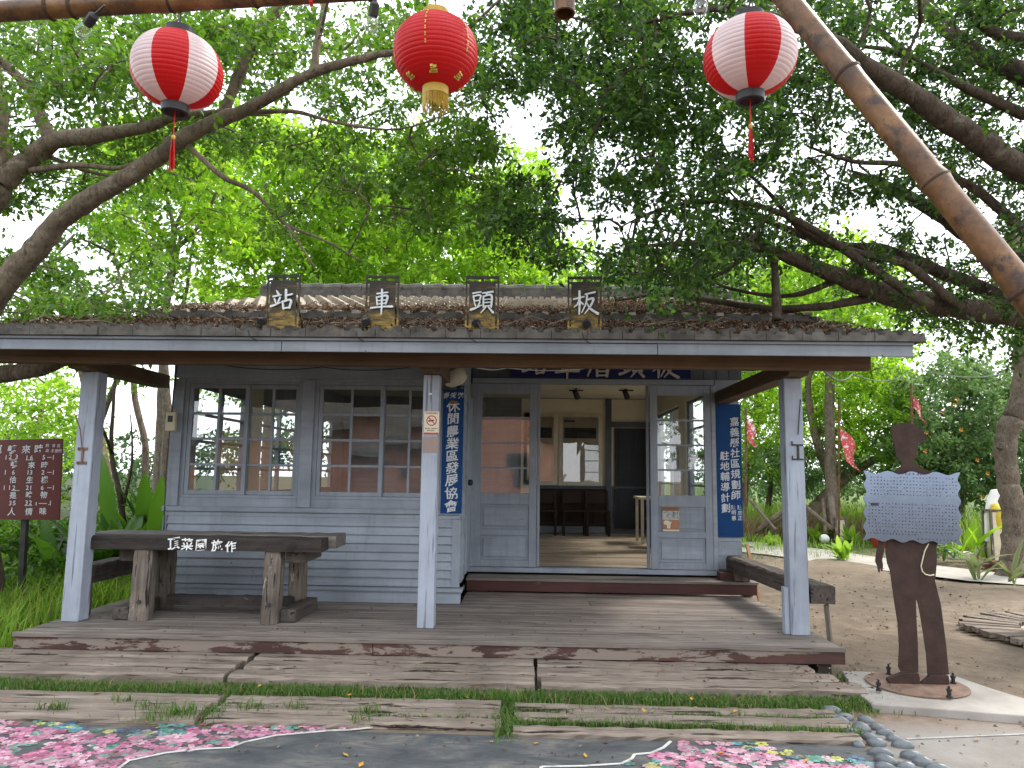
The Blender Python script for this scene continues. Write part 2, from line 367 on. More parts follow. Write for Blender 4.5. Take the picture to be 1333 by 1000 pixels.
def brush_char(mb, ch, fn, size, thick, fat=1.0):
    for si, st in enumerate(ST[ch]):
        k = len(st); pts = []
        for i in range(k - 1):
            p0, p1, p2, p3 = st[max(i - 1, 0)], st[i], st[i + 1], st[min(i + 2, k - 1)]
            for j in range(7):
                t = j / 7
                pts.append(tuple(.5 * (2 * p1[c] + (p2[c] - p0[c]) * t + (2 * p0[c] - 5 * p1[c] + 4 * p2[c] - p3[c]) * t * t + (3 * p1[c] - p0[c] - 3 * p2[c] + p3[c]) * t ** 3) for c in range(3)))
        pts.append(st[-1]); L = []; Rr = []; n = len(pts)
        for i, (x, y, w) in enumerate(pts):
            dx = pts[min(i + 1, n - 1)][0] - pts[max(i - 1, 0)][0]; dy = pts[min(i + 1, n - 1)][1] - pts[max(i - 1, 0)][1]
            l = math.hypot(dx, dy) or 1; h = w * fat / 2
            L.append((x - dy / l * h, y + dx / l * h)); Rr.append((x + dy / l * h, y - dx / l * h))
        def capp(i, sgn):
            x, y, w = pts[i]; j = 1 if i == 0 else n - 2
            a = math.atan2(y - pts[j][1], x - pts[j][0]); h = w * fat / 2
            return [(x + h * math.cos(a + t), y + h * math.sin(a + t)) for t in sgn]
        poly = L + capp(n - 1, (.9, .3, -.3, -.9)) + Rr[::-1] + capp(0, (.9, .3, -.3, -.9))
        top = thick + si * .0005
        m_ = len(poly)
        vs = [fn((x - .5) * size, (y - .5) * size, top) for x, y in poly] + [fn((x - .5) * size, (y - .5) * size, 0) for x, y in poly]
        # strip faces for the top so that concave strokes stay clean
        nl = len(L); fs = []
        ri = lambda i: nl + 4 + (nl - 1 - i)
        for i in range(nl - 1): fs.append((i, ri(i), ri(i + 1), i + 1))
        fs.append(tuple([nl - 1] + [ri(nl - 1), nl + 3, nl + 2, nl + 1, nl]))
        e = 2 * nl + 4
        fs.append((ri(0), 0, e + 3, e + 2, e + 1, e))
        fs += [(i, (i + 1) % m_, (i + 1) % m_ + m_, i + m_) for i in range(m_)]
        mb.add(vs, fs)

# ------------------------------------------------------------------ foliage
def unit(a): return a / np.maximum(np.linalg.norm(a, axis=-1, keepdims=True), 1e-9)
def leaves(name, c, d, L, Wd, mat, parent=None, six=False, fold=.25):
    n = len(c); d = unit(d); L = np.broadcast_to(np.asarray(L, float), (n,)) * rng.uniform(.7, 1.25, n)
    Wd = L * Wd
    b = unit(np.cross(d, rng.normal(size=(n, 3)) * np.array([.6, .6, 1]) + np.array([0, 0, .6]))); nn = np.cross(b, d)
    Lc, Wc = L[:, None], Wd[:, None]
    if six:
        v = np.stack([c, c + d * Lc * .3 + b * Wc * .48 + nn * Wc * fold, c + d * Lc * .7 + b * Wc * .36 + nn * Wc * fold * .6, c + d * Lc - nn * Wc * .15,
                      c + d * Lc * .7 - b * Wc * .36 + nn * Wc * fold * .6, c + d * Lc * .3 - b * Wc * .48 + nn * Wc * fold], 1)
        i = np.arange(n)[:, None] * 6
        f = np.concatenate([i + np.array([[0, 1, 2, 3]]), i + np.array([[0, 3, 4, 5]])], 0)
        return np_mesh(name, v.reshape(-1, 3), f, 4, mat, parent)
    v = np.stack([c, c + d * Lc * .45 + b * Wc * .5 + nn * Wc * fold, c + d * Lc, c + d * Lc * .45 - b * Wc * .5 + nn * Wc * fold], 1)
    i = np.arange(n)[:, None] * 4
    f = np.concatenate([i + np.array([[0, 1, 2]]), i + np.array([[0, 2, 3]])], 0)
    return np_mesh(name, v.reshape(-1, 3), f, 3, mat, parent)
def crown_points(cen, rad, per, flat=.6, ntw=7, droop=.25):
    """leaves strung along short twigs that leave each clump centre"""
    cen = np.asarray(cen, float); k = len(cen)
    rad = np.broadcast_to(np.asarray(rad, float), (k,)) * rng.uniform(.7, 1.3, k)
    tw = rng.normal(size=(k, ntw, 3)) * np.array([1, 1, flat]); tw = unit(tw) * rng.uniform(.5, 1.1, (k, ntw, 1))
    ci = np.repeat(np.arange(k), per); ti = rng.integers(0, ntw, len(ci)); t = rng.uniform(.12, 1, len(ci)) ** .75
    d = tw[ci, ti]; pos = cen[ci] + d * (rad[ci] * t)[:, None] + rng.normal(size=(len(ci), 3)) * (rad[ci] * .07)[:, None]
    pos[:, 2] -= droop * rad[ci] * t * t
    ld = unit(d) * .6 + rng.normal(size=d.shape) * .65 + np.array([0, 0, -.25])
    return pos, ld
def in_poly(x, y, poly):
    r = False; j = len(poly) - 1
    for i in range(len(poly)):
        xi, yi = poly[i][:2]; xj, yj = poly[j][:2]
        if (yi > y) != (yj > y) and x < (xj - xi) * (y - yi) / (yj - yi + 1e-12) + xi: r = not r
        j = i
    return r
def scatter(poly, n, Y0, Y1, gap=None, mindist=0):
    """clump centres spread through a volume whose outline, seen from the photo's spot, is poly"""
    xs = [p[0] for p in poly]; ys = [p[1] for p in poly]; out = []; tries = 0
    while len(out) < n and tries < n * 40:
        tries += 1
        x = rnd.uniform(min(xs), max(xs)); y = rnd.uniform(min(ys), max(ys))
        if not in_poly(x, y, poly): continue
        if gap and any(((x - g[0]) / g[2]) ** 2 + ((y - g[1]) / g[3]) ** 2 < 1 for g in gap): continue
        out.append(tuple(P(x, y, rnd.uniform(Y0, Y1))))
    return out
def limb_tube(mb, path, n=9, wob=.0):
    """path: (point, radius) list, smoothed"""
    pts = [Vector(p) for p, r in path]; rs = [r for p, r in path]; k = len(pts); op = []; orr = []
    for i in range(k - 1):
        p0, p1, p2, p3 = pts[max(i - 1, 0)], pts[i], pts[i + 1], pts[min(i + 2, k - 1)]
        for j in range(5):
            t = j / 5
            q = .5 * (2 * p1 + (p2 - p0) * t + (2 * p0 - 5 * p1 + 4 * p2 - p3) * t * t + (3 * p1 - p0 - 3 * p2 + p3) * t ** 3)
            r = rs[i] * (1 - t) + rs[i + 1] * t
            op.append(q + Vector((rnd.uniform(-1, 1), rnd.uniform(-1, 1), rnd.uniform(-1, 1))) * r * .10); orr.append(r * rnd.uniform(.93, 1.09))
    op.append(pts[-1]); orr.append(rs[-1])
    mb.tube(op, orr, n); return op
def twigs(mb, skel, cen, r0=.014, r1=.003, frac=1.0, n=4):
    """each clump hangs on the nearest branch or twig that is already there"""
    sk = np.zeros((len(skel) + 3 * len(cen) + 3, 3)); k = len(skel); sk[:k] = [tuple(p) for p in skel]
    C = np.array([tuple(c) for c in cen])
    if not len(C): return
    d0 = np.array([np.min(np.linalg.norm(sk[:k] - c, axis=1)) for c in C])
    for ci in np.argsort(d0):
        if rnd.random() > frac: continue
        cv = C[ci]; d = np.linalg.norm(sk[:k] - cv, axis=1); j = int(d.argmin()); a = Vector(sk[j]); b = Vector(cv); l = (b - a).length
        if l < .05: continue
        m1 = a.lerp(b, .35) + Vector((rnd.uniform(-1, 1), rnd.uniform(-1, 1), rnd.uniform(-.2, 1))) * l * .13
        m2 = a.lerp(b, .7) + Vector((rnd.uniform(-1, 1), rnd.uniform(-1, 1), rnd.uniform(-.2, 1))) * l * .10
        far = max(0.0, 1 - d0[ci] / 2.5); rr = r0 * (.45 + .9 * far) * min(1.3, .5 + l)
        mb.tube([a, m1, m2, b], [rr, rr * .8, rr * .6, r1], n, False)
        sk[k] = m1; sk[k + 1] = m2; sk[k + 2] = b; k += 3
def tree(name, label, cat, base, limbs, cen, rad, per, L, Wd, leafm, bark, group=None, six=False, flat=.6, r0=.014, frac=1.0, droop=.25):
    t = thing(name, label, cat, base, group)
    mb = MB(); sk = []
    for lb in limbs: sk += limb_tube(mb, lb)
    twigs(mb, sk, cen, r0, .003, frac)
    mb.build('trunk', bark, t, smooth=True)
    pos, ld = crown_points(cen, rad, per, flat, droop=droop)
    leaves('crown', pos, ld, L, Wd, leafm, t, six)
    return t
def blades(name, base, h, lean, wid, mat, parent=None):
    n = len(base); az = rng.uniform(0, 2 * np.pi, n); hh = h * rng.uniform(.55, 1.25, n); ll = lean * rng.uniform(.3, 1.3, n) * hh
    d = np.stack([np.cos(az), np.sin(az), np.zeros(n)], 1); b = np.stack([-np.sin(az), np.cos(az), np.zeros(n)], 1) * (wid * rng.uniform(.6, 1.3, n))[:, None]
    z = np.array([0, 0, 1.])
    m1 = base + z * (hh * .55)[:, None] + d * (ll * .3)[:, None]; tip = base + z * (hh * (1 - .25 * np.minimum(ll / np.maximum(hh, 1e-6), 1)))[:, None] + d * ll[:, None]
    v = np.stack([base - b / 2, base + b / 2, m1 - b * .4, m1 + b * .4, tip], 1).reshape(-1, 3)
    i = np.arange(n)[:, None] * 5
    f = np.concatenate([i + np.array([[0, 1, 3]]), i + np.array([[0, 3, 2]]), i + np.array([[2, 3, 4]])], 0)
    return np_mesh(name, v, f, 3, mat, parent)

# ================================================================== SKY AND LIGHT
SUN_EL, SUN_AZ = 50.0, 62.0          # the sun stands high to the right, beyond the yard
w = bpy.data.worlds.new('World'); S.world = w; w.use_nodes = True
nt = w.node_tree; nt.nodes.clear()
sky = nt.nodes.new('ShaderNodeTexSky'); sky.sky_type = 'NISHITA'; sky.sun_disc = False
sky.sun_elevation = R(SUN_EL); sky.sun_rotation = R(SUN_AZ); sky.dust_density = 4; sky.air_density = 1.0; sky.ozone_density = 1
mxw = nt.nodes.new('ShaderNodeMix'); mxw.data_type = 'RGBA'; mxw.inputs[0].default_value = .72
mxw.inputs[7].default_value = (9.0, 9.3, 9.8, 1)      # thin bright cloud
bgn = nt.nodes.new('ShaderNodeBackground'); bgn.inputs['Strength'].default_value = .15
wo = nt.nodes.new('ShaderNodeOutputWorld')
nt.links.new(sky.outputs[0], mxw.inputs[6]); nt.links.new(mxw.outputs[2], bgn.inputs['Color']); nt.links.new(bgn.outputs[0], wo.inputs['Surface'])
sl = bpy.data.lights.new('sun', 'SUN'); sl.energy = 1.7; sl.angle = R(12); sl.color = (1, .95, .86)
so = bpy.data.objects.new('sun', sl); COL.objects.link(so)
sd = Vector((math.sin(R(SUN_AZ)) * math.cos(R(SUN_EL)), math.cos(R(SUN_AZ)) * math.cos(R(SUN_EL)), math.sin(R(SUN_EL))))
so.rotation_euler = sd.to_track_quat('Z', 'Y').to_euler()
S.view_settings.view_transform = 'Standard'; S.view_settings.look = 'None'; S.view_settings.gamma = 1
S.view_settings.exposure = 1.28
S.render.engine = 'CYCLES'
try:
    S.cycles.use_denoising = True
    S.cycles.max_bounces = 8; S.cycles.transparent_max_bounces = 16; S.cycles.transmission_bounces = 6
    S.cycles.caustics_reflective = False; S.cycles.caustics_refractive = False
except Exception: pass

# ================================================================== GROUND
nt = NT('sandy_soil'); v = coords(nt)
f1 = noise(nt, v, .45, 6, .6); f2 = noise(nt, v, 6, 6, .65); f3 = noise(nt, v, 45, 3)
col = ramp(nt, f2, [(.3, (.125, .098, .072)), (.7, (.235, .187, .135))])
col = mixc(nt, nt.n('MapRange', i_Value=f1, i_1=.47, i_2=.62, i_3=0., i_4=.7).outputs[0], col, (.115, .088, .064))  # broad darker blotches: dappled shade put into the sand colour
sx = nt.n('SeparateXYZ', i_Vector=v)
yy = nt.n('Math', operation='ADD', i_0=sx.outputs[1], i_1=nt.n('MapRange', i_Value=f1, i_3=-2.5, i_4=2.5).outputs[0])
gr = ramp(nt, f2, [(.3, (.055, .085, .022)), (.7, (.11, .16, .04))])
col = mixc(nt, nt.n('MapRange', i_Value=yy.outputs[0], i_1=14.6, i_2=16.0).outputs[0], col, gr)
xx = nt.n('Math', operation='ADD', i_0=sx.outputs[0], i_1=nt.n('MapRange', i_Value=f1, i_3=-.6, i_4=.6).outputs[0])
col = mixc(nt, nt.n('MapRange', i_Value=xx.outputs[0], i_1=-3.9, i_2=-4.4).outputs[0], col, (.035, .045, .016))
hgt = nt.n('Math', operation='ADD', i_0=f2, i_1=nt.n('Math', operation='MULTIPLY', i_0=f3, i_1=.25).outputs[0])
M['ground'] = finish(nt, col, .9, hgt.outputs[0], .9, .03, .15)
nx = 90; xs = np.concatenate([[-150, -60, -25], np.linspace(-12, 14, nx), [30, 60, 150]]); ys = np.concatenate([[-150, -50, -15], np.linspace(-4, 24, nx), [40, 80, 200]])
mb = MB()
for j, y in enumerate(ys):
    for i, x in enumerate(xs):
        z = 0
        if x > 2.6 and 6.0 < y < 24: z = .025 * (math.sin(2.1 * x + .7 * y) + math.sin(1.3 * y - 1.7 * x) + .5 * math.sin(5.1 * x + 3.7 * y)) * min(1, (x - 2.6)) * min(1, y - 6.0)
        mb.v.append((x, y, z - .002))
K = len(xs)
for j in range(len(ys) - 1):
    for i in range(K - 1): mb.f.append((j * K + i, j * K + i + 1, (j + 1) * K + i + 1, (j + 1) * K + i)); mb.mi.append(0)
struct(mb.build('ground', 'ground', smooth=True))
# concrete lane at the right, with drifted soil
nt = NT('worn_concrete'); v = coords(nt); f = noise(nt, v, 1.6, 7, .65); f2 = noise(nt, v, 14, 5, .7)
sx = nt.n('SeparateXYZ', i_Vector=v)
soil = nt.n('MapRange', i_Value=nt.n('Math', operation='ADD', i_0=sx.outputs[1], i_1=nt.n('Math', operation='MULTIPLY', i_0=f, i_1=.9).outputs[0]).outputs[0], i_1=5.15, i_2=5.45)
col = mixc(nt, soil.outputs[0], ramp(nt, f, [(.35, (.17, .155, .14)), (.65, (.25, .235, .215))]), ramp(nt, f2, [(.3, (.13, .09, .065)), (.7, (.24, .18, .13))]))
M['lane'] = finish(nt, col, .85, f2, .5, .01, .2)
lane = MB().sheet([(1.95, 0), (12, 0), (12, 5.05), (3.3, 5.32), (2.3, 5.5), (1.95, 5.3)], .003)
struct(lane.build('pavement', 'lane'))
mb = MB(); a, b = G(1180, 962, .007), G(1420, 952, .007)
mb.bar(a, b, .018, .003); struct(mb.build('painted_lane_line', plain('faded_line', (.40, .39, .37), (.22, .21, .20), 9, .8)))
# pale path beyond the yard
lo = [G(x, y, .03) for x, y in ((940, 716), (1000, 722), (1080, 734), (1180, 746), (1260, 756), (1420, 768))]
hi = [G(x, y, .03) for x, y in ((940, 703), (1000, 707), (1080, 716), (1180, 731), (1260, 741), (1420, 752))]
mb = MB(); n = len(lo)
mb.add([tuple(p) for p in lo + hi], [(i, i + 1, n + i + 1, n + i) for i in range(n - 1)])
M['path'] = plain('pale_path', (.38, .35, .31), (.28, .26, .23), 3, .85, .2)
struct(mb.build('path', 'path'))

# painted mural pavement (flowers on slate)
nt = NT('slate_paint'); v = coords(nt, (1, 2.2, 1)); f = noise(nt, v, 2.6, 8, .7, .8); f2 = noise(nt, coords(nt, (1.2, 6, 1)), 5, 6, .7, 1.2)
col = ramp(nt, f, [(.32, (.045, .050, .056)), (.52, (.085, .09, .092)), (.72, (.20, .185, .155))])
col = mixc(nt, nt.n('MapRange', i_Value=f2, i_1=.56, i_2=.66, i_3=0., i_4=.75).outputs[0], col, (.036, .042, .05))
M['slate'] = finish(nt, col, .7, f2, .25, .006, .3)
MUR = [(-7.5, 2.2), (2.35, 2.2), (2.2, 3.6), (2.03, 4.1), (1.86, 4.42), (1.3, 4.44), (-7.5, 4.54)]
mural = struct(MB().sheet(MUR, .004).build('painted_pavement', 'slate'))
linL = [(110, 1040), (150, 1003), (168, 990), (215, 980), (262, 975), (300, 973), (318, 966), (360, 957), (430, 951), (455, 950), (485, 947)]
linR = [(690, 1030), (705, 998), (760, 997), (808, 994), (822, 988), (826, 982), (848, 980), (864, 973), (873, 965)]
mb = MB()
for k, ln in enumerate((linL, linR)):
    pts = [G(x, y, .0085) for x, y in ln]
    for i in range(len(pts) - 1):
        mb.bar(pts[i], pts[i + 1], .017, .002 + .0002 * i)
mb.build('white_outline', plain('worn_white_line', (.55, .54, .51), (.26, .25, .24), 11, .8, .1, lo=.32, hi=.5), mural)
FL = [((.46, .18, .28), (.31, .10, .17)), ((.55, .35, .40), (.42, .21, .28)), ((.40, .12, .20), (.26, .07, .12)), ((.10, .25, .19), (.055, .15, .12)), ((.12, .27, .28), (.06, .17, .19)), ((.42, .42, .10), (.32, .33, .1)), ((.05, .11, .2), (.03, .07, .12))]
fm = []
for i, (c1, c2) in enumerate(FL):
    nt = NT('flower_paint'); ri = nt.n('NewGeometry').outputs['Random Per Island']
    col = ramp(nt, ri, [(0, c2), (.6, c1), (1, tuple(min(1, x * 1.25 + .03) for x in c1))])
    wn = noise(nt, coords(nt), 4, 6, .65)
    col = mixc(nt, nt.n('MapRange', i_Value=wn, i_1=.48, i_2=.66, i_3=0., i_4=.6).outputs[0], col, (.17, .155, .15))
    fm.append(finish(nt, col, .6, spec=.3))
mb = MB(); cnt = 0
polyL = [(-40, 938), (430, 946), (470, 948), (360, 957), (318, 966), (300, 973), (215, 980), (168, 990), (140, 1010), (100, 1080), (-200, 1080)]
polyR = [(876, 968), (1098, 970), (1118, 985), (1150, 1010), (1170, 1060), (700, 1060), (712, 1002), (808, 999), (828, 990), (852, 983)]
for poly, nfl, pal in ((polyL, 1050, (0, 0, 0, 1, 1, 1, 2, 2, 0, 3)), (polyR, 700, (0, 1, 1, 1, 0, 1, 2, 1, 3, 0))):
    xs_ = [p[0] for p in poly]; ys_ = [p[1] for p in poly]; k = 0
    while k < nfl:
        x, y = rnd.uniform(min(xs_), max(xs_)), rnd.uniform(min(ys_), max(ys_))
        if not in_poly(x, y, poly): continue
        k += 1; c = G(x, y, 0)
        zone = math.sin(c.x * 2.3 + 1) * math.sin(c.y * 5 + c.x)
        mi = rnd.choice(pal) if zone < .35 else rnd.choice((3, 4, 3, 3, 5, 6, 4, 1))
        if zone > .75: continue
        mb.cur = mi; r = rnd.uniform(.018, .046); a0 = rnd.uniform(0, 6); cnt += 1
        z = .0055 + cnt * 2.2e-6
        for q in range(5):
            a = a0 + q * 1.2566; ux, uy = math.cos(a), math.sin(a); pts = []
            for (rr, ww) in ((.12, 0), (.55, .40), (.95, .34), (1.05, .12), (.98, 0), (1.05, -.12), (.95, -.34), (.55, -.40)):
                pts.append((c.x + r * (ux * rr - uy * ww), c.y + r * (uy * rr + ux * ww), z + q * 4e-7))
            mb.add(pts, [tuple(range(8))])
mb.build('flower_painting', fm, mural)

# ================================================================== SLEEPERS
def sleeper(x0, x1, y0, y1, z0, z1, mat='sleeper', name='railway_sleeper', skew=0.0):
    mb = MB(); n = 26; ring = []
    for i in range(n + 1):
        t = i / n; x = x0 + (x1 - x0) * t
        j = lambda a: rnd.uniform(-a, a)
        ring.append([(x + j(.004), y0 + j(.007), z0), (x + j(.004), y0 + j(.010), z1 - .016 + j(.006)), (x, y0 + .022 + j(.006), z1 + j(.004)), (x, (y0 + y1) / 2, z1 + j(.005)),
                     (x, y1 - .022 + j(.006), z1 + j(.004)), (x + j(.004), y1 + j(.010), z1 - .016 + j(.006)), (x + j(.004), y1 + j(.007), z0)])
    vs = [p for r in ring for p in r]; k = 7
    if skew: vs = [(p[0] + skew * (p[1] - y0), p[1], p[2]) for p in vs]
    fs = [(i * k + q, (i + 1) * k + q, (i + 1) * k + q + 1, i * k + q + 1) for i in range(n) for q in range(k - 1)]
    fs += [tuple(range(k)), tuple(n * k + q for q in range(k - 1, -1, -1))]
    mb.add(vs, fs)
    return mb
GA = 'weathered sleepers laid between the deck and the mural'
pos = ['left', 'middle', 'right']
tone = {'left': 'beside the tall grass', 'middle': 'below the middle post', 'right': 'towards the metal figure'}
rown = ['against the deck edge', 'second out from the deck', 'along the grass strip']
for si, (x0, x1) in enumerate(((-6.2, -2.13), (-2.09, .045), (.075, 2.3))):
    for k in range(3):
        y0 = 5.30 + k * .212 - (.02 * si)
        o = one(sleeper(x0 + rnd.uniform(-.02, .02), x1 + rnd.uniform(-.02, .0) - (.10 * k if si == 2 else 0), y0, y0 + .200, .0, .085 + rnd.uniform(-.006, .006) + .006 * k), 'railway_sleeper', 'sleeper',
                f"cracked sleeper {rown[2 - k]}, {tone[pos[si]]}", 'sleeper', group=GA)
rowb = {0: 'bordering the painted flowers', 1: 'in the middle of the lower row', 2: 'next to the grass strip'}
for si, (x0, x1) in enumerate(((-6.2, -1.98), (-1.93, -.17), (-.09, 1.9))):
    ks = ((4.56, 4.70), (4.715, 4.86), (4.875, 5.0)) if si < 2 else ((4.46, 4.58), (4.68, 4.82), (4.86, 4.98))
    for k, (y0, y1) in enumerate(ks):
        one(sleeper(x0, x1 + rnd.uniform(-.02, .02), y0 - .03, y1 - .03, 0, .038 + .006 * k + rnd.uniform(-.004, .004)), 'railway_sleeper', 'sleeper',
            f"low mossy sleeper {rowb[k]}, {tone[pos[si]]}", 'sleeper', group='low sleepers beside the mural')

# turf strip and grass among the sleepers
def strip_pts(n, x0, x1, y0, y1, z=.0, edge=None):
    x = rng.uniform(x0, x1, n); y = rng.normal((y0 + y1) / 2, (y1 - y0) / 4.2, n)
    return np.stack([x, y + .03 * np.sin(x * 3), np.full(n, z)], 1)
b = np.concatenate([strip_pts(23000, -6, 2.25, 4.97, 5.31), strip_pts(1700, -.1, 1.95, 4.56, 4.66), strip_pts(900, -.1, 1.9, 4.80, 4.86), strip_pts(900, -.2, -.05, 4.4, 5.0),
                    strip_pts(1200, 1.95, 2.5, 5.2, 5.9, 0), strip_pts(700, 2.15, 2.5, 5.0, 5.35, 0), strip_pts(500, -1.9, -.2, 4.68, 4.74), strip_pts(350, -1.97, -1.85, 4.5, 4.9)])
turf = blades('grass_strip', b, .062, .75, .0062, 'turf'); struct(turf, 'stuff')
b = []
for x, y, n_, s_ in ((-2.9, 4.62, 60, .05), (-2.55, 4.78, 40, .05), (-2.1, 4.6, 130, .09), (-1.72, 4.72, 50, .05), (-1.45, 4.75, 40, .05), (-.98, 4.70, 40, .04), (-2.35, 4.7, 30, .06), (-.15, 5.0, 60, .06), (-2.2, 4.5, 60, .08), (-1.0, 4.55, 30, .05)):
    b.append(np.stack([rng.normal(x, s_, n_), rng.normal(y, s_ * .5, n_), np.full(n_, .035)], 1))
struct(blades('grass_tufts', np.concatenate(b), .075, .9, .006, 'turf'), 'stuff')
b = np.stack([rng.uniform(-5, 2.2, 240), rng.normal(5.1, .1, 240), np.full(240, .01)], 1)
struct(blades('dry_grass_stalks', b, .10, 1.2, .005, 'straw'), 'stuff')

# ================================================================== STATION
WX0, WX1, WY, DY, BY, FZ = -3.70, 2.40, 7.5, 8.62, 14.0, .42
st = thing('station_building', 'grey blue wooden station house with tiled roof and open porch', 'station house', (-.7, 7.5, 0))
def wall(mb, axis, c, th, a0, a1, z0, z1, holes):
    """wall along X ('X', at y=c..c+th) or along Y; holes (h0,h1,zz0,zz1)"""
    def bx(u0, u1, w0, w1):
        if u1 - u0 < 1e-4 or w1 - w0 < 1e-4: return
        if axis == 'X': mb.box(u0, u1, c, c + th, w0, w1)
        else: mb.box(c, c + th, u0, u1, w0, w1)
    u = a0
    for h0, h1, q0, q1 in sorted(holes):
        bx(u, h0, z0, z1); bx(h0, h1, z0, q0); bx(h0, h1, q1, z1); u = h1
    bx(u, a1, z0, z1)
# left block front wall: frame members round the two windows
mb = MB(); wall(mb, 'X', WY + .03, .09, WX0 + .02, -.72, .25, 3.05, [(-3.60, -2.37, 1.22, 2.42), (-2.24, -.92, 1.22, 2.42)])
mb.build('front_wall', 'paint', st)
mb = MB()   # posts, head and sill boards standing proud
for x0, x1 in ((-3.72, -3.60), (-2.37, -2.24), (-.92, -.80)): mb.box(x0, x1, WY, WY + .028, 1.135, 2.44)
mb.box(-3.72, -.72, WY - .004, WY + .026, 2.445, 2.60); mb.box(-3.70, -.74, WY - .002, WY + .027, 2.605, 2.96)
mb.build('window_trim', 'paint', st, bevel=.004)
mb = MB()
mb.box(-3.74, -.70, WY - .035, WY + .028, 1.085, 1.132); mb.box(-3.72, -.72, WY - .008, WY + .028, 1.04, 1.083)
mb.build('sill_board', 'paint', st, bevel=.004)
mb = MB()   # clapboards
zz = .375; nb = 8; hh = (1.04 - zz) / nb
for i in range(nb):
    z0 = zz + i * hh
    mb.prism([(WY - .026, z0 + .003), (WY + .03, z0), (WY + .03, z0 + hh), (WY - .001, z0 + hh)], 'X', WX0 + .02 + rnd.uniform(0, .002), -.745)
mb.box(WX0 - .02, WX0 + .018, WY - .028, WY + .03, .375, 1.038)
mb.build('clapboard', 'paint', st)
mb = MB(); mb.box(-.785, -.702, WY - .027, WY - .001, .376, 1.038); mb.build('corner_board', 'paint_z', st, bevel=.003)
mb = MB(); mb.box(WX0 - .06, -.67, WY - .085, WY + .03, .335, .372); mb.box(WX0 - .04, -.69, WY - .055, WY + .03, .222, .333)
mb.build('base_ledge', 'paint', st, bevel=.004)
# alcove side wall with clapboards and a grey door
mb = MB(); wall(mb, 'Y', -.79, .07, WY + .12, DY + .1, .25, 3.05, [])
for i in range(16):
    z0 = .40 + i * .155
    if z0 > 2.9: break
    mb.prism([(-.702, z0), (-.72, z0), (-.72, z0 + .155), (-.712, z0 + .155)], 'Y', WY + .14, 7.98)
mb.build('alcove_wall', 'paint', st)
d = MB().box(-.719, -.69, 8.03, 8.58, .43, 2.36).build('side_door', 'paint_z', st, bevel=.004)
mb = MB(); mb.lathe([(.0, 0), (.028, .0), (.034, .02), (.03, .045), (.012, .055), (.0, .055)], n=14)
mb.v = [(-.69 + p[2], 8.12 + p[0], 1.40 + p[1]) for p in mb.v]; mb.build('door_handle', 'black', d, smooth=True)
# right front wall around the doors
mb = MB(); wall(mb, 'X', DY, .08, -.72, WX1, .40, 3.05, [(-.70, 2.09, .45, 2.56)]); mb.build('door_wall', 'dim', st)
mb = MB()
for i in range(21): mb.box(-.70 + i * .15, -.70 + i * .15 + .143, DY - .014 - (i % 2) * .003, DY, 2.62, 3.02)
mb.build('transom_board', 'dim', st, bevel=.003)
mb = MB(); mb.box(-.70, 2.11, DY - .05, DY - .002, 2.555, 2.615); mb.box(-.72, -.665, DY - .045, DY - .003, .45, 2.55); mb.box(2.075, 2.125, DY - .045, DY - .003, .45, 2.55)
mb.build('door_frame', 'paint', st, bevel=.004)
mb = MB(); mb.box(-.72, 2.14, DY - .085, DY + .09, .395, .447); mb.build('door_sill', 'paint', st, bevel=.004)
mb = MB()
for i in range(14):
    z0 = .46 + i * .155
    mb.prism([(DY - .02, z0 + .002), (DY, z0), (DY, z0 + .155), (DY - .006, z0 + .155)], 'X', 2.13, 2.40)
mb.build('clapboard', 'paint', st)
# side and rear walls, floor, ceiling
mb = MB(); wall(mb, 'Y', WX0, .1, WY + .12, BY, .25, 3.05, [(7.85, 9.25, 1.2, 2.42), (9.75, 11.4, 1.2, 2.42), (12.1, 13.4, 1.2, 2.42)]); mb.build('left_wall', 'paint', st)
mb = MB(); wall(mb, 'Y', WX1 - .1, .1, DY + .08, BY, .25, 3.05, [(9.1, 11.0, .95, 2.6), (11.5, 13.5, .95, 2.6)]); mb.build('right_wall', 'paint', st)  # openings widened and the rear one added to brighten the inside
mb = MB(); wall(mb, 'X', BY, .1, WX0, WX1, .25, 3.05, []); mb.build('rear_wall', 'paint', st)
mb = MB(); wall(mb, 'X', BY - .022, .02, .06, 2.29, 1.30, 2.93, []); mb.box(-.2, .055, BY - .05, BY - .001, .42, 2.93)
mb.build('plaster', 'cream', st); mb = MB(); wall(mb, 'Y', WX1 - .122, .02, DY + .1, BY - .03, 1.15, 2.93, [(9.1, 11.0, .95, 2.6), (11.5, 13.5, .95, 2.6)])
mb.build('plaster', 'cream', st); MB().box(WX0 + .101, WX0 + .12, 9.3, 9.7, .42, 2.93).build('plaster', 'cream', st)
mb = MB(); mb.box(.06, 1.50, BY - .05, BY - .024, .43, 1.24)
for i in range(13): mb.box(.07 + i * .11, .07 + i * .11 + .1, BY - .062, BY - .051, .56, 1.2)
mb.build('dado_panel', 'dark_wood', st)
mb = MB(); mb.box(.06, 2.28, BY - .066, BY - .023, 1.245, 1.295); mb.box(1.39, 1.50, BY - .09, BY - .067, .43, 2.93); mb.box(1.50, 2.28, BY - .088, BY - .03, 2.40, 2.50)
mb.build('dark_rail', 'dim', st)
mb = MB(); mb.box(.06, 1.40, BY - .068, BY - .063, .43, .55); mb.build('skirting', 'paint', st)
d = MB(); d.box(1.56, 2.24, BY - .06, BY - .026, .52, 2.38)
for i in range(5):
    for j in range(2): d.box(1.62 + j * .3, 1.88 + j * .3, BY - .072, BY - .061, .60 + i * .36, .60 + i * .36 + .30)
d = d.build('rear_door', 'dark_door', st)
mb = MB()
yb = DY + .09; i = 0
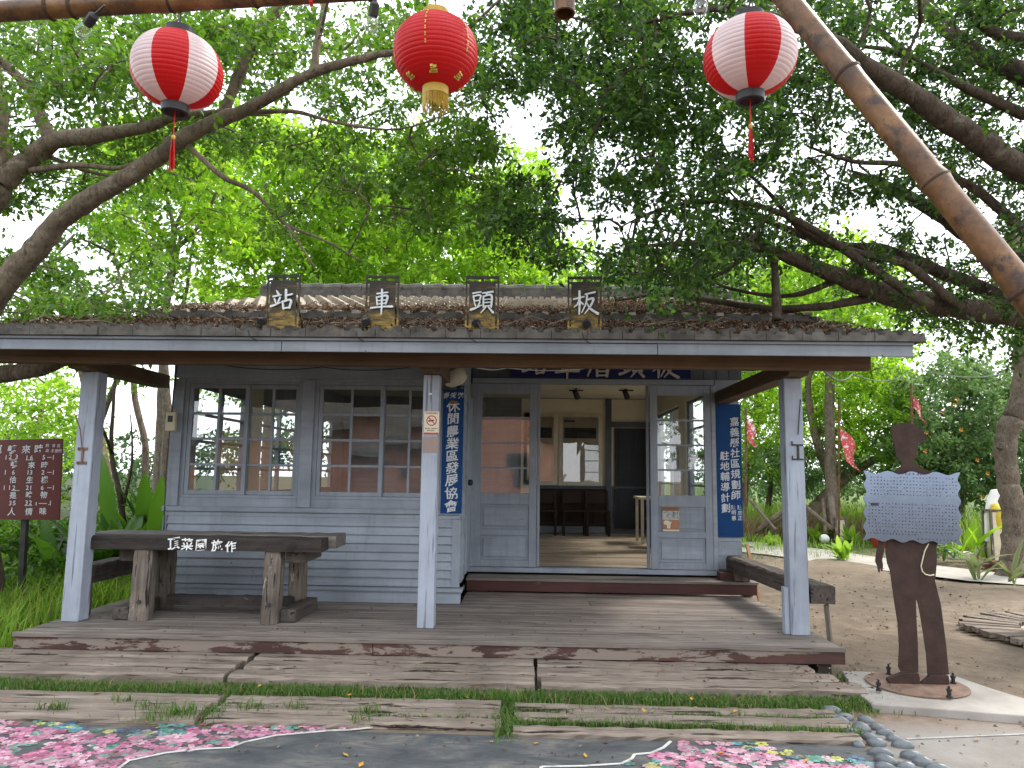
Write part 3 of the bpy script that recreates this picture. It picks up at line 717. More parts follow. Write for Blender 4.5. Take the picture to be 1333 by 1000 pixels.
while yb < BY - .05:
    y1 = min(yb + (.32 if i == 0 else .16), BY - .05); x = -.7
    while x < WX1 - .12:
        x1 = min(x + (.15 if i == 0 else rnd.uniform(.9, 1.7)), WX1 - .12)
        mb.box(x, x1 - .006, yb, y1 - .006, FZ - .03, FZ + rnd.uniform(-.003, .003)); x = x1
    yb = y1; i += 1
mb.build('floor', 'floor', st)
mb = MB(); mb.box(WX0 + .1, -.72, WY + .12, BY, .30, .40); mb.box(-.72, WX1, DY + .08, BY, .30, .385); mb.build('subfloor', 'dark_wood', st)
mb = MB(); mb.box(WX0 + .1, WX1 - .12, DY + .1, BY - .03, 2.94, 2.97); mb.box(WX0 + .1, -.8, WY + .13, DY + .09, 2.94, 2.97); mb.build('ceiling', 'cream', st)
# porch windows: two sliding sashes each, 2 x 4 panes
def sash(win, x0, x1, z0, z1, y, cols, rows, fw=.042, mw=.026, mat='paint_z', glass='glass'):
    mb = MB()
    mb.box(x0, x0 + fw, y, y + .032, z0, z1); mb.box(x1 - fw, x1, y, y + .032, z0, z1)
    mb.box(x0 + fw, x1 - fw, y + .001, y + .031, z0, z0 + fw); mb.box(x0 + fw, x1 - fw, y + .001, y + .031, z1 - fw, z1)
    iw, ih = x1 - x0 - 2 * fw, z1 - z0 - 2 * fw
    for i in range(1, cols): c = x0 + fw + iw * i / cols; mb.box(c - mw / 2, c + mw / 2, y + .005, y + .027, z0 + fw, z1 - fw)
    for i in range(1, rows):
        c = z0 + fw + ih * i / rows
        for k in range(cols):
            u0 = x0 + fw + iw * k / cols + (mw / 2 if k else 0); u1 = x0 + fw + iw * (k + 1) / cols - (mw / 2 if k < cols - 1 else 0)
            mb.box(u0, u1, y + .006, y + .026, c - mw / 2, c + mw / 2)
    mb.build('sash', mat, win, bevel=.003)
    g = MB()
    for i in range(cols):
        for j in range(rows):
            u0 = x0 + fw + iw * i / cols; u1 = x0 + fw + iw * (i + 1) / cols; w0 = z0 + fw + ih * j / rows; w1 = z0 + fw + ih * (j + 1) / rows
            t = rnd.uniform(-.0035, .0035); t2 = rnd.uniform(-.003, .003)
            g.add([(u0, y + .016 - t - t2, w0), (u1, y + .016 + t - t2, w0), (u1, y + .016 + t + t2, w1), (u0, y + .016 - t + t2, w1)], [(0, 1, 2, 3)])
    g.build('pane', glass, win)
for x0, xm, x1 in ((-3.60, -2.95, -2.37), (-2.24, -1.54, -.92)):
    mb = MB()   # the jambs of the window are the part; sashes and panes are its pieces
    mb.box(x0, x0 + .04, WY + .03, WY + .12, 1.222, 2.418); mb.box(x1 - .04, x1, WY + .03, WY + .12, 1.222, 2.418)
    mb.box(x0 + .04, x1 - .04, WY + .03, WY + .12, 1.222, 1.25); mb.box(x0 + .04, x1 - .04, WY + .03, WY + .12, 2.39, 2.418)
    wn = mb.build('window', 'paint_z', st)
    sash(wn, x0 + .042, xm + .02, 1.252, 2.388, WY + .036, 2, 4)
    sash(wn, xm - .02, x1 - .042, 1.252, 2.388, WY + .072, 2, 4)
def side_window(x, y0, y1, z0, z1, n=2):
    mb = MB()
    for a, b in ((y0, y0 + .05), (y1 - .05, y1), ((y0 + y1) / 2 - .03, (y0 + y1) / 2 + .03)): mb.box(x, x + .05, a, b, z0, z1)
    for i in range(5):
        z = z0 + (z1 - z0 - .03) * i / 4
        mb.box(x + .006, x + .044, y0 + .051, (y0 + y1) / 2 - .031, z, z + .03); mb.box(x + .006, x + .044, (y0 + y1) / 2 + .031, y1 - .051, z, z + .03)
    o = mb.build('window', 'paint_z', st)
    MB().add([(x + .025, y0, z0), (x + .025, y1, z0), (x + .025, y1, z1), (x + .025, y0, z1)], [(0, 1, 2, 3)])
    g = MB(); g.add([(x + .025, y0, z0), (x + .025, y1, z0), (x + .025, y1, z1), (x + .025, y0, z1)], [(0, 1, 2, 3)]); g.build('pane', 'glass', o)
for a, b in ((7.85, 9.25), (9.75, 11.4), (12.1, 13.4)): side_window(WX0 + .02, a, b, 1.2, 2.42)
for a, b in ((9.1, 11.0), (11.5, 13.5)): side_window(WX1 - .07, a, b, .95, 2.6)
# sliding doors
def sliding_door(x0, x1, y):
    z0, z1 = .45, 2.55; fw = .085
    mb = MB(); mb.box(x0, x0 + fw, y, y + .036, z0, z1); mb.box(x1 - fw, x1, y, y + .036, z0, z1)
    for a, b in ((z0, z0 + .075), (.80, .87), (1.15, 1.28), (z1 - .12, z1)): mb.box(x0 + fw, x1 - fw, y + .001, y + .035, a, b)
    zs = [1.28 + (2.43 - 1.28) * i / 4 for i in range(1, 4)]
    for z in zs: mb.box(x0 + fw, x1 - fw, y + .006, y + .030, z - .011, z + .011)
    d = mb.build('sliding_door', 'paint_z', st, bevel=.004)
    for a, b in ((.525, .80), (.87, 1.15)):
        p = MB(); p.box(x0 + fw, x1 - fw, y + .016, y + .026, a, b)
        p.box(x0 + fw + .035, x1 - fw - .035, y + .004, y + .016, a + .035, b - .035); p.build('panel', 'paint', d, bevel=.006)
    g = MB(); e = [1.28] + zs + [2.43]
    for i in range(4):
        t = rnd.uniform(-.003, .003)
        g.add([(x0 + fw, y + .018 - t, e[i]), (x1 - fw, y + .018 + t, e[i]), (x1 - fw, y + .018 + t, e[i + 1]), (x0 + fw, y + .018 - t, e[i + 1])], [(0, 1, 2, 3)])
    g.build('pane', 'glass', d)
    return d
sliding_door(-.665, .06, DY - .038); sliding_door(1.37, 2.075, DY - .038)
for xa, xb in ((.065, .10), (1.335, 1.366)): MB().box(xa, xb, DY + .02, DY + .07, .45, 2.55).build('inner_jamb', 'paint_z', st, bevel=.003)

# porch posts and beams
for x0, x1 in ((-3.93, -3.778), (-.935, -.797), (2.135, 2.287)): MB().box(x0, x1, 6.27, 6.42, .222, 2.338).build('porch_post', 'post', st, bevel=.008)
for x0, y1 in ((-3.95, WY + .05), (-.94, WY - .01), (2.12, DY)):
    mb = MB(); mb.prism([(6.10, 2.36), (6.13, 2.342), (6.20, 2.341), (y1, 2.341), (y1, 2.475), (6.10, 2.475)], 'X', x0, x0 + .17); mb.build('tie_beam', 'beam_y', st, bevel=.006)
MB().box(-4.7, 2.72, 5.93, 6.03, 2.365, 2.475).build('purlin', 'beam', st, bevel=.006)
mb = MB()
for i in range(17): x = -4.5 + i * .46; mb.prism([(5.70, 2.485), (WY, 2.80), (WY, 2.87), (5.70, 2.545)], 'X', x, x + .06)
mb.build('rafter', 'soffit', st)
# roofs
def tile_roof(mb, x0, x1, A, B, course=.25, per=.17):
    (ya, za), (yb, zb) = A, B; Ls = math.hypot(yb - ya, zb - za); n = max(1, round(Ls / course)); dy, dz = (yb - ya) / n, (zb - za) / n
    ny, nz = -dz / (Ls / n), dy / (Ls / n)
    if nz < 0: ny, nz = -ny, -nz
    for k in range(n):
        y0, z0 = ya + dy * k, za + dz * k; y1, z1 = y0 + dy * 1.12, z0 + dz * 1.12
        xs_ = []; x = x0 - per + (per / 2 if k % 2 else 0)
        while x < x1:
            for t, h in ((0, .0), (.54, .0), (.60, .045), (.92, .045), (.98, .0)):
                if x0 <= x + t * per <= x1: xs_.append((x + t * per, h))
            x += per
        xs_ = [(x0, 0.)] + xs_ + [(x1, 0.)]
        ja = rnd.uniform(-.004, .004); m_ = len(xs_); vs = []
        for q, (xx_, h) in enumerate(xs_):
            lift = .040 + h * .8 + ja + rnd.uniform(-.002, .002)
            vs += [(xx_, y0, z0 + .004), (xx_, y0 + ny * lift, z0 + nz * lift), (xx_, y1 + ny * (h * .9 + .002), z1 + nz * (h * .9 + .002))]
        fs = []
        for q in range(m_ - 1): a = q * 3; fs += [(a, a + 3, a + 4, a + 1), (a + 1, a + 4, a + 5, a + 2)]
        mb.add(vs, fs)
PF, PB = (5.60, 2.548), (7.47, 2.965)
mb = MB(); tile_roof(mb, -4.75, 2.97, PF, PB); po = mb.build('porch_roof', 'tile_edge', st)
mb = MB(); sl_ = (PB[1] - PF[1]) / (PB[0] - PF[0])
mb.prism([(PF[0] + .04, PF[1] - .022), (PB[0], PB[1] - .03), (PB[0], PB[1] + .0), (PF[0] + .04, PF[1] + .002)], 'X', -4.74, 2.955); mb.build('roof_board', 'soffit', po)
# thick eave tiles at the front edge
mb = MB(); x = -4.75
while x < 2.95:
    x1 = min(x + .272, 2.975); q_ = rnd.uniform(-.004, .004); w_ = x1 - x; mb.prism([(x, 2.535), (x1 - .004, 2.535), (x1 - .004, 2.602 + q_), (x + w_ * .80, 2.604 + q_), (x + w_ * .76, 2.580), (x + w_ * .62, 2.580), (x + w_ * .57, 2.603), (x + w_ * .30, 2.602 + q_), (x + w_ * .26, 2.579), (x + w_ * .10, 2.580), (x + w_ * .05, 2.600), (x, 2.600 + q_)], 'Y', 5.575 + rnd.uniform(-.006, .006), 5.70); x = x1
mb.build('eave_tile', 'tile_edge', po)
for x0, x1 in ((-4.75, -1.96), (-1.955, .96), (.965, 2.90)):
    MB().box(x0, x1, 5.625, 5.65, 2.425, 2.508 + (.004 if x0 > 0 else 0)).build('fascia_board', 'fascia', st, bevel=.003)
MB().box(-4.75, 2.90, 5.605, 5.66, 2.512, 2.532).build('drip_board', 'fascia', st)
UF, UR = (7.08, 3.005), (10.6, 4.02)
mb = MB(); tile_roof(mb, -3.92, 2.80, UF, UR); ur = mb.build('upper_roof', 'tile', st)
mb = MB(); tile_roof(mb, -3.92, 2.80, (14.1, 3.0), UR); mb.build('rear_slope', 'tile', ur)
mb = MB(); x = -3.86
while x < 2.72:
    x1 = min(x + .272, 2.742); mb.prism([(x, 2.99), (x1 - .004, 2.99), (x1 - .004, 3.045), (x1 - .09, 3.045), (x1 - .115, 3.064), (x + .02, 3.064), (x, 3.05)], 'Y', 7.055 + rnd.uniform(-.003, .003), 7.16); x = x1
mb.build('eave_tile', 'tile_edge', ur)
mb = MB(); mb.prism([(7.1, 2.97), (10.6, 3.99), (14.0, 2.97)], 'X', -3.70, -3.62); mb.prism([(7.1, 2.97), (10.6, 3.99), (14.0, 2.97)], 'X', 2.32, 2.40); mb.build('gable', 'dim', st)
mb = MB(); mb.box(-3.7, 2.4, 7.12, 7.2, 2.93, 2.97); mb.box(-3.72, 2.40, 7.30, 7.32, 2.80, 3.03); mb.build('eave_board', 'soffit', st)  # rear strip is a dark sheet added to darken the gap under the eave
mb = MB(); mb.box(-4.0, 2.86, 10.5, 10.7, 4.0, 4.085); mb.box(-4.02, 2.88, 10.52, 10.68, 4.09, 4.16); x = -4.02
while x < 2.86:
    x1 = min(x + .30, 2.89); mb.tube([(x, 10.6, 4.18), (x1 - .01, 10.6, 4.185)], [.075, .092], 10); x = x1
mb.build('ridge', 'tile_edge', ur)

# deck, step
dk = thing('wooden_deck', 'weathered plank deck with flaking red edge in front of the station', 'deck', (-.8, 7, 0))
mb = MB(); y = 5.885
while y < WY + .0 or y < 8.2:
    x = -4.02; far = y > WY - .08
    if far: x = -.69
    xe = 2.385 - rnd.uniform(0, .012)
    segs = [x, xe] if rnd.random() < .3 else [x, rnd.uniform(-1.9, .9) if not far else .6, xe]
    for a, b in zip(segs[:-1], segs[1:]): mb.box(a, b - .004, y, y + .0795, .188, .22 + rnd.uniform(-.002, .002))
    y += .0885
mb.build('deck_board', 'deck', dk, bevel=.003)
MB().box(-4.04, 2.395, 5.845, 5.883, .19, .224).build('nosing', 'deck', dk, bevel=.004)
for x0, x1 in ((-4.03, -1.21), (-1.205, 2.39)): MB().box(x0, x1, 5.856, 5.880, .10, .188).build('edge_board', 'deck_edge', dk, bevel=.003)
mb = MB(); mb.box(2.36, 2.386, 5.885, 8.2, .10, .186); mb.box(-4.02, -4.0, 5.885, 7.4, .10, .186); mb.build('side_board', 'dark_timber_y', dk)
mb = MB()
for x in (-3.6, -2.4, -1.2, 0, 1.2, 2.2): mb.box(x, x + .1, 5.9, 8.4, -.01, .186)
mb.build('joist', 'soffit', dk)
sp = thing('door_step', 'red brown wooden step below the open doors', 'step', (.85, 8.4, .22))
MB().box(-.69, 2.44, 8.20, 8.225, .238, .345).build('riser', 'step_red', sp, bevel=.003)
mb = MB()
for i in range(3): mb.box(-.70, 2.45, 8.185 + i * .118, 8.185 + i * .118 + .112, .347, .374)
mb.build('tread', 'deck', sp, bevel=.003)
mb = MB(); mb.box(-.6, -.5, 8.23, 8.5, .222, .345); mb.box(2.3, 2.4, 8.23, 8.5, .222, .345); mb.build('bearer', 'soffit', sp)
one(MB().box(2.08, 2.36, 8.32, 8.49, .376, .455), 'step_block', 'step_red', 'short dark red block on the step under the right blue board', 'block', bevel=.004)

# ================================================================== ROOF SIGNS
GS = 'gilt character boards standing on the porch roof'
what = {'站': 'leftmost gilt board, its character a standing figure beside a mouth', '車': 'gilt board with the single upright cart character',
        '頭': 'gilt board with the dense two-part head character', '板': 'rightmost gilt board, its character tree-like on the left side'}
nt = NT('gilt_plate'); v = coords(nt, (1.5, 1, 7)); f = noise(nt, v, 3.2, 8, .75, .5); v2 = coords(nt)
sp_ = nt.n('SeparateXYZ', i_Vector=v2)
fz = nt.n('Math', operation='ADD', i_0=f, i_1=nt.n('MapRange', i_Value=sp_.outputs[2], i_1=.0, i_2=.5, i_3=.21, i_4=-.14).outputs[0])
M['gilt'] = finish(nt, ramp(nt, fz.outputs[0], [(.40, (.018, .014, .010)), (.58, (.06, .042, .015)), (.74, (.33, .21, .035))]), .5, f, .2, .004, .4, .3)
for ch, px in (('站', 366), ('車', 496), ('頭', 627), ('板', 761)):
    c = P(px, 432, 5.80); x0 = c.x; zb = 2.60; zt = 3.085; wd = .272
    t = thing('character_board', what[ch] + ', above the porch roof', 'sign', (x0, 5.80, zb), GS)
    mb = MB(); tl = .03 if ch != '板' else -.0
    X = lambda u: x0 + u
    mb.box(X(-wd / 2), X(-wd / 2 + .014), 5.80, 5.814, zb, zt); mb.box(X(wd / 2 - .014), X(wd / 2), 5.80, 5.814, zb, zt)
    mb.box(X(-wd / 2 + .014), X(wd / 2 - .014), 5.80, 5.814, zt - .022, zt); mb.box(X(-wd / 2 + .014), X(wd / 2 - .014), 5.80, 5.814, zb, zb + .03)
    mb.box(X(-.012), X(.012), 5.801, 5.813, zt - .045, zt - .022)
    for s in (-1, 1):
        for zz_ in (zb + .06, zt - .06): mb.box(X(s * (wd / 2 - .0145)), X(s * (wd / 2 - .031)), 5.801, 5.813, zz_, zz_ + .015)
    mb.bar((X(-.09), 5.815, zb + .3), (X(-.09), 6.12, zb + .10), .014, .014); mb.bar((X(.09), 5.815, zb + .3), (X(.09), 6.12, zb + .10), .014, .014)
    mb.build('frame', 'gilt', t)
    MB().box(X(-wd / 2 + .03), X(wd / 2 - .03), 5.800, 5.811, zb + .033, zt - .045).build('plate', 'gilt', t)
    mb = MB(); brush_char(mb, ch, lambda u, v_, d_: (X(u), 5.796 - d_, zb + .265 + v_), .178, .014, 1.0)
    mb.build('lettering', 'letter', t)
    # little spotlight at the foot
    u = {'站': -.135, '車': -.105, '頭': -.04, '板': .01}[ch]
    s_ = thing('spotlight', f"small black spotlight at the foot of the {dict(zip('站車頭板', ('leftmost', 'cart character', 'head character', 'rightmost')))[ch]} gilt board", 'spotlight', (x0 + u, 5.70, 2.6), 'spotlights on the porch roof')
    mb = MB(); mb.tube([(x0 + u, 5.705, 2.672), (x0 + u, 5.745, 2.690), (x0 + u, 5.775, 2.703)], [.030, .034, .026], 12); mb.build('lamp_head', 'black', s_)
    mb = MB(); mb.box(x0 + u - .036, x0 + u - .03, 5.72, 5.74, 2.61, 2.69); mb.box(x0 + u + .03, x0 + u + .036, 5.72, 5.74, 2.61, 2.69); mb.box(x0 + u - .03, x0 + u + .03, 5.72, 5.74, 2.605, 2.612); mb.build('bracket', 'black', s_)
    mb = MB(); mb.tube([(x0 + u - .02, 5.72, 2.61), (x0 + u - .04, 5.62, 2.606), (x0 + u - .045, 5.57, 2.58), (x0 + u - .03, 5.568, 2.53), (x0 + u + .02, 5.60, 2.50)], .004, 5); mb.build('cable', 'black', s_)

# ================================================================== HANGING BOARDS ON THE STATION
def board_text(mb, chars, x, y, ztop, size, step, sx=1.0, **kw):
    for i, ch in enumerate(chars):
        put_text(mb, ch, lambda u, v_, i=i: (x + u, y, ztop - step * (i + .5) + v_), size, sx=sx, **kw)
t = thing('name_board', 'tall blue board with large white brush characters beside the middle post', 'sign', (-.815, 7.44, 1.1))
x0, x1 = -.905, -.692
MB().box(x0, x1, 7.448, 7.466, 1.10, 2.385).build('board', 'blue', t, bevel=.002)
mb = MB(); cx = (x0 + x1) / 2
for ch, u in (('南', -.072), ('笨', 0), ('港', .072)): put_text(mb, ch, lambda a, b_, u=u: (cx + u + a, 7.4455, 2.285 + b_), .066, .012, shear=.15)
board_text(mb, '休閒農業區發展協會', cx + .0, 7.4455, 2.235, .122, .1245, 1.1, bold=.016, shear=.13, brush=.03)
mb.build('lettering', 'letter', t)
mb = MB(); mb.prism([(cx - .05, 2.205), (cx + .03, 2.20), (cx + .045, 2.225), (cx - .02, 2.235)], 'Y', 7.4440, 7.4475); mb.box(cx + .07, cx + .10, 7.444, 7.4475, 2.355, 2.372); mb.build('rust_patch', plain('rust_patch', (.35, .14, .04), None, 20, .8), t)
t = thing('name_board', 'blue board with two columns of small grey characters right of the doors', 'sign', (2.27, 8.57, .82))
x0, x1 = 2.128, 2.412
MB().box(x0, x1, 8.572, 8.592, .82, 2.335).build('board', 'blue', t, bevel=.002)
mb = MB()
board_text(mb, '嘉義縣社區規劃師', x1 - .075, 8.5695, 2.19, .110, .1195, bold=.012, shear=.10)
board_text(mb, '駐地輔導計劃', x0 + .090, 8.5695, 1.80, .108, .119, bold=.012, shear=.10)
board_text(mb, '陳忠正', x1 - .035, 8.5695, 1.185, .055, .060, bold=.012); board_text(mb, '陳明惠', x1 - .105, 8.5695, 1.185, .055, .060, bold=.012)
mb.build('lettering', 'letter', t)
for x in (x0 + .06, x1 - .05): MB().tube([(x, 8.5725, .86), (x, 8.567, .86)], .012, 8).build('bolt', 'iron', t)
t = thing('name_banner', 'dark navy board with big pale characters above the open doors', 'sign', (.8, 8.5, 2.6))
MB().prism([(-.235, 2.625), (1.825, 2.625), (1.86, 2.95), (-.27, 2.95)], 'Y', 8.52, 8.55).build('board', 'navy', t)
mb = MB()
for i, ch in enumerate('站車厝頭板'): brush_char(mb, ch, lambda u, v_, d_, i=i: (.03 + i * .375 + u * 1.16, 8.518 - d_, 2.752 + v_), .235, .004, 1.3)
mb.build('lettering', plain('faded_lettering', (.58, .56, .48), None, 12, .7), t)

# little notices
def notice(x, y, z0, z1, wd, name, label, base, cat='notice'):
    t = thing(name, label, cat, (x, y, z0)); MB().box(x - wd / 2, x + wd / 2, y - .004, y, z0, z1).build('sheet', base, t); return t
M['paper'] = plain('cream_paper', (.72, .66, .50), None, 3, .6, .02); M['card'] = plain('tan_card', (.34, .25, .22), None, 4, .7, .02)
M['sign_red'] = plain('sign_red', (.55, .05, .04), None, 5, .5, .02)
zc = 1.5 + 6.27 * (617 - 560) / 960 + .05
t = notice(-.855, 6.269, zc - .098, zc + .098, .128, 'no_smoking_notice', 'cream no-smoking notice with a red ring on the middle post', 'paper')
mb = MB()
for i in range(28):
    a, b_ = i / 28 * 6.2832, (i + 1) / 28 * 6.2832; q = []
    for an, r_ in ((a, .036), (b_, .036), (b_, .045), (a, .045)): q.append((-.855 + r_ * math.cos(an), 6.264, zc + .02 + r_ * math.sin(an)))
    mb.add(q, [(0, 1, 2, 3)])
mb.bar((-.882, 6.2632, zc + .047), (-.828, 6.2632, zc - .007), .002, .008, (0, 0, 1)); mb.box(-.918, -.792, 6.2625, 6.264, zc - .096, zc - .082)
for i in range(9): mb.box(-.905 + i * .0115, -.897 + i * .0115, 6.2630, 6.264, zc + .080, zc + .090)
mb.build('red_ring', 'sign_red', t)
mb = MB(); mb.bar((-.882, 6.2640, zc + .016), (-.836, 6.2640, zc + .024), .002, .011)
for i in range(10):
    if i != 4: mb.box(-.908 + i * .0108, -.901 + i * .0108, 6.2630, 6.264, zc - .050, zc - .043)
for i in range(6): mb.box(-.89 + i * .0108, -.883 + i * .0108, 6.2630, 6.264, zc - .068, zc - .061)
mb.build('black_print', 'black', t)
t = notice(-.858, 6.269, zc - .250, zc - .118, .135, 'tan_card', 'plain tan card under the no-smoking notice on the middle post', 'card', 'card')
t = notice(-.872, 6.269, 2.165, 2.178, .026, 'paper_scrap', 'torn scrap of white paper high on the middle post', 'white', 'paper')
t = notice(1.595, 8.578, .875, 1.15, .185, 'tourist_poster', 'small brown tourist poster with a photo on the right sliding door', M['paper'], 'poster')
MB().box(1.503, 1.687, 8.5725, 8.5738, 1.105, 1.149).build('brown_band', plain('brown_print', (.22, .10, .05), None, 9, .6), t)
MB().box(1.508, 1.682, 8.5722, 8.5738, 1.015, 1.103).build('picture', plain('printed_picture', (.5, .55, .56), (.05, .055, .04), 22, .5), t)
mb = MB(); mb.box(1.503, 1.687, 8.5724, 8.5738, .895, 1.008); mb.build('map_panel', plain('terracotta_print', (.40, .20, .11), None, 9, .6), t)
mb = MB(); mb.lathe([(0, 0), (.033, 0)], (0, 0, 0), 14); mb.v = [(1.545 + p[0], 8.5715, .972 + p[1] * .8) for p in mb.v]
mb.prism([(1.55, .91), (1.585, .905), (1.59, .95), (1.605, .985), (1.585, .98), (1.575, 1.0), (1.565, .975), (1.55, .95)], 'Y', 8.5708, 8.5712)
mb.build('white_print', 'paper', t)

# bench table of heavy sleepers, with painted words
tb = thing('timber_table', 'heavy sleeper table with white painted characters on its front beam', 'table', (-2.8, 6.6, .22))
def rough_beam(x0, x1, y0, y1, z0, z1): return sleeper(x0, x1, y0, y1, z0, z1)
a = rough_beam(-3.90, -1.785, 6.36, 6.60, .815, .925); a.build('top_beam', ['dark_timber', 'top_timber'], tb)
b = rough_beam(-3.95, -1.73, 6.61, 6.83, .822, .930); b.build('top_beam', 'top_timber', tb)
b = rough_beam(-3.95, -1.74, 6.84, 7.02, .820, .928); b.build('top_beam', 'top_timber', tb)
def leg(pts, sx, sy):
    mb = MB(); (x, y, z), (x2, y2, z2) = pts; n = 8; vs = []
    for i in range(n + 1):
        t = i / n; X, Y, Z = x + (x2 - x) * t, y + (y2 - y) * t, z + (z2 - z) * t
        for q, (u, v_) in enumerate(((-1, -.7), (-.7, -1), (.7, -1), (1, -.7), (1, .7), (.7, 1), (-.7, 1), (-1, .7))):
            vs.append((X + u * sx / 2 + rnd.uniform(-.004, .004), Y + v_ * sy / 2 + rnd.uniform(-.004, .004), Z))
    k = 8; fs = [(i * k + q, i * k + (q + 1) % k, (i + 1) * k + (q + 1) % k, (i + 1) * k + q) for i in range(n) for q in range(k)] + [tuple(range(k - 1, -1, -1)), tuple(n * k + q for q in range(k))]
    mb.add(vs, fs); return mb
leg(((-3.33, 6.43, .222), (-3.335, 6.45, .812)), .165, .15).build('leg', 'grey_timber', tb)
leg(((-2.20, 6.40, .222), (-2.205, 6.45, .812)), .145, .15).build('leg', 'grey_timber', tb)
leg(((-3.42, 7.0, .222), (-3.40, 6.95, .818)), .155, .13).build('leg', 'grey_timber', tb)
leg(((-2.16, 7.0, .222), (-2.16, 6.95, .818)), .145, .13).build('leg', 'grey_timber', tb)
sleeper(-3.25, -2.13, 6.70, 6.80, .30, .385).build('stretcher', 'dark_timber', tb)
MB().box(-3.56, -3.42, 6.38, 7.06, .224, .33).build('foot_beam', 'dark_timber_y', tb, bevel=.012)
MB().box(-2.125, -1.99, 6.40, 7.06, .224, .33).build('foot_beam', 'dark_timber_y', tb, bevel=.012)
MB().box(-3.60, -3.425, 6.5, 6.95, .70, .812).build('cross_beam', 'dark_timber_y', tb, bevel=.008)
MB().box(-2.12, -1.95, 6.46, 6.98, .71, .812).build('cross_beam', 'dark_timber_y', tb, bevel=.008)
for x, y in ((-3.32, 6.35), (-2.2, 6.318)): MB().tube([(x, y + .02, .38), (x, y - .006, .38)], .016, 8).build('bolt', 'iron', tb)
mb = MB(); xs_ = [P(px, 708, 6.35).x for px in (227, 244, 262, 283, 301)]
for i, ch in enumerate('頂菜園施作'): put_text(mb, ch, lambda u, v_, i=i: (xs_[i] + u, 6.343, .872 - .004 * i + v_), .108 - .003 * i, .02, .03, .1)
mb.build('lettering', 'letter_white', tb)
# seat beams along both sides of the deck
bn = thing('seat_beam', 'dark seat beam along the deck edge behind the left post', 'bench', (-3.9, 7, .22))
mb = sleeper(0, 1.35, -.09, .09, .0, .155); mb.v = [(-3.93 - p[1], 6.47 + p[0], .50 + p[2]) for p in mb.v]; mb.build('beam', 'dark_timber_y', bn)
mb = MB(); mb.box(-3.99, -3.87, 6.50, 6.60, .222, .499); mb.build('support', 'grey_timber', bn, bevel=.006)
mb = MB(); mb.box(-3.99, -3.87, 7.6, 7.72, .222, .499); mb.build('support', 'grey_timber', bn, bevel=.006)
bn = thing('seat_beam', 'rough dark seat beam running past the right post to the step', 'bench', (2.42, 7.4, .22))
mb = sleeper(0, 2.45, -.10, .10, .0, .15); mb.v = [(2.40 - p[1] + (p[0] * -.035), 6.28 + p[0], .475 + p[2] - p[0] * .008) for p in mb.v]; mb.build('beam', 'dark_timber_y', bn)
MB().box(2.22, 2.38, 8.24, 8.50, .376, .455).build('support', 'grey_timber', bn, bevel=.006)
MB().box(2.095, 2.133, 6.30, 6.38, .222, .60).build('support', 'post', bn, bevel=.006)
mb = MB(); mb.bar((2.44, 6.32, .465), (2.46, 6.30, .02), .05, .022); mb.bar((2.475, 6.36, .22), (2.50, 6.34, .01), .05, .02); mb.build('strut', 'grey_timber', bn)
mb = MB(); 
for i in range(3): mb.bar((2.50 - i * .03, 8.2 + .3 * i, .01), (2.44, 8.55 + .1 * i, .75 - .2 * i), .035, .02)
one(mb, 'leaning_board', plain('raw_board', (.42, .26, .14), (.28, .16, .08), 5, .8), 'raw brown boards leaning against the right wall corner', 'board')

# electric bits on the station
t = thing('meter_box', 'cream switch box on the left corner of the station', 'meter box', (-3.72, 7.47, 1.86))
c = P(222, 549, 7.44); MB().box(c.x - .045, c.x + .055, 7.42, 7.475, c.z - .095, c.z + .095).build('case', 'cream_box', t, bevel=.008)
MB().box(c.x - .02, c.x + .03, 7.417, 7.4195, c.z - .005, c.z + .06).build('window', 'black', t)
mb = MB(); mb.tube([(c.x, 7.455, c.z + .095), (c.x, 7.46, 2.3), (c.x + .02, 7.46, 2.65)], .008, 6); mb.tube([(c.x - .01, 7.455, c.z - .095), (c.x - .02, 7.46, 1.5), (c.x + .01, 7.46, .4)], .006, 6); mb.build('conduit', 'iron', t)
t = thing('porch_lamp', 'round cream porch lamp beside the top of the middle post', 'lamp', (-.73, 6.9, 2.5))
c = P(592, 491, 6.95); mb = MB(); mb.lathe([(0, -.085), (.065, -.08), (.105, -.05), (.115, -.015), (.115, .05), (.09, .07), (.0, .075)], n=24)
a_ = R(-22); mb.v = [(c.x + p[0] * math.cos(a_) - p[2] * math.sin(a_) * -1, 6.95 + p[1], c.z + p[2] * math.cos(a_) - p[0] * math.sin(a_)) for p in mb.v]
mb.build('shade', plain('lamp_shade', (.55, .53, .42), None, 4, .5, .02), t, smooth=True)
mb = MB(); mb.tube([(c.x, 6.95, c.z + .06), (c.x, 6.95, 2.85)], .02, 8); mb.tube([(c.x - .1, 6.93, c.z + .05), (c.x - .14, 6.9, c.z - .05), (c.x - .15, 6.9, 2.6)], .004, 5); mb.build('stem', 'iron', t)
for nm, (xa, xb, Y, py) in {'above the left windows': (308, 462, 7.38, 473), 'in front of the navy board': (722, 884, 8.2, 473.5)}.items():
    a, b = P(xa, py, Y), P(xb, py, Y); t = thing('tube_lamp', f"unlit white fluorescent tube {nm}", 'lamp', tuple(a), 'tube lamps under the porch')
    MB().tube([(a.x + .03, Y, a.z), (b.x - .03, Y, b.z)], .013, 10).build('tube', 'white', t)
    mb = MB(); mb.box(a.x, a.x + .03, Y - .018, Y + .018, a.z - .02, a.z + .02); mb.box(b.x - .03, b.x, Y - .018, Y + .018, b.z - .02, b.z + .02); mb.box(a.x, b.x, Y - .012, Y + .012, max(a.z, b.z) + .021, max(a.z, b.z) + .05); mb.build('holder', 'cream_box', t)
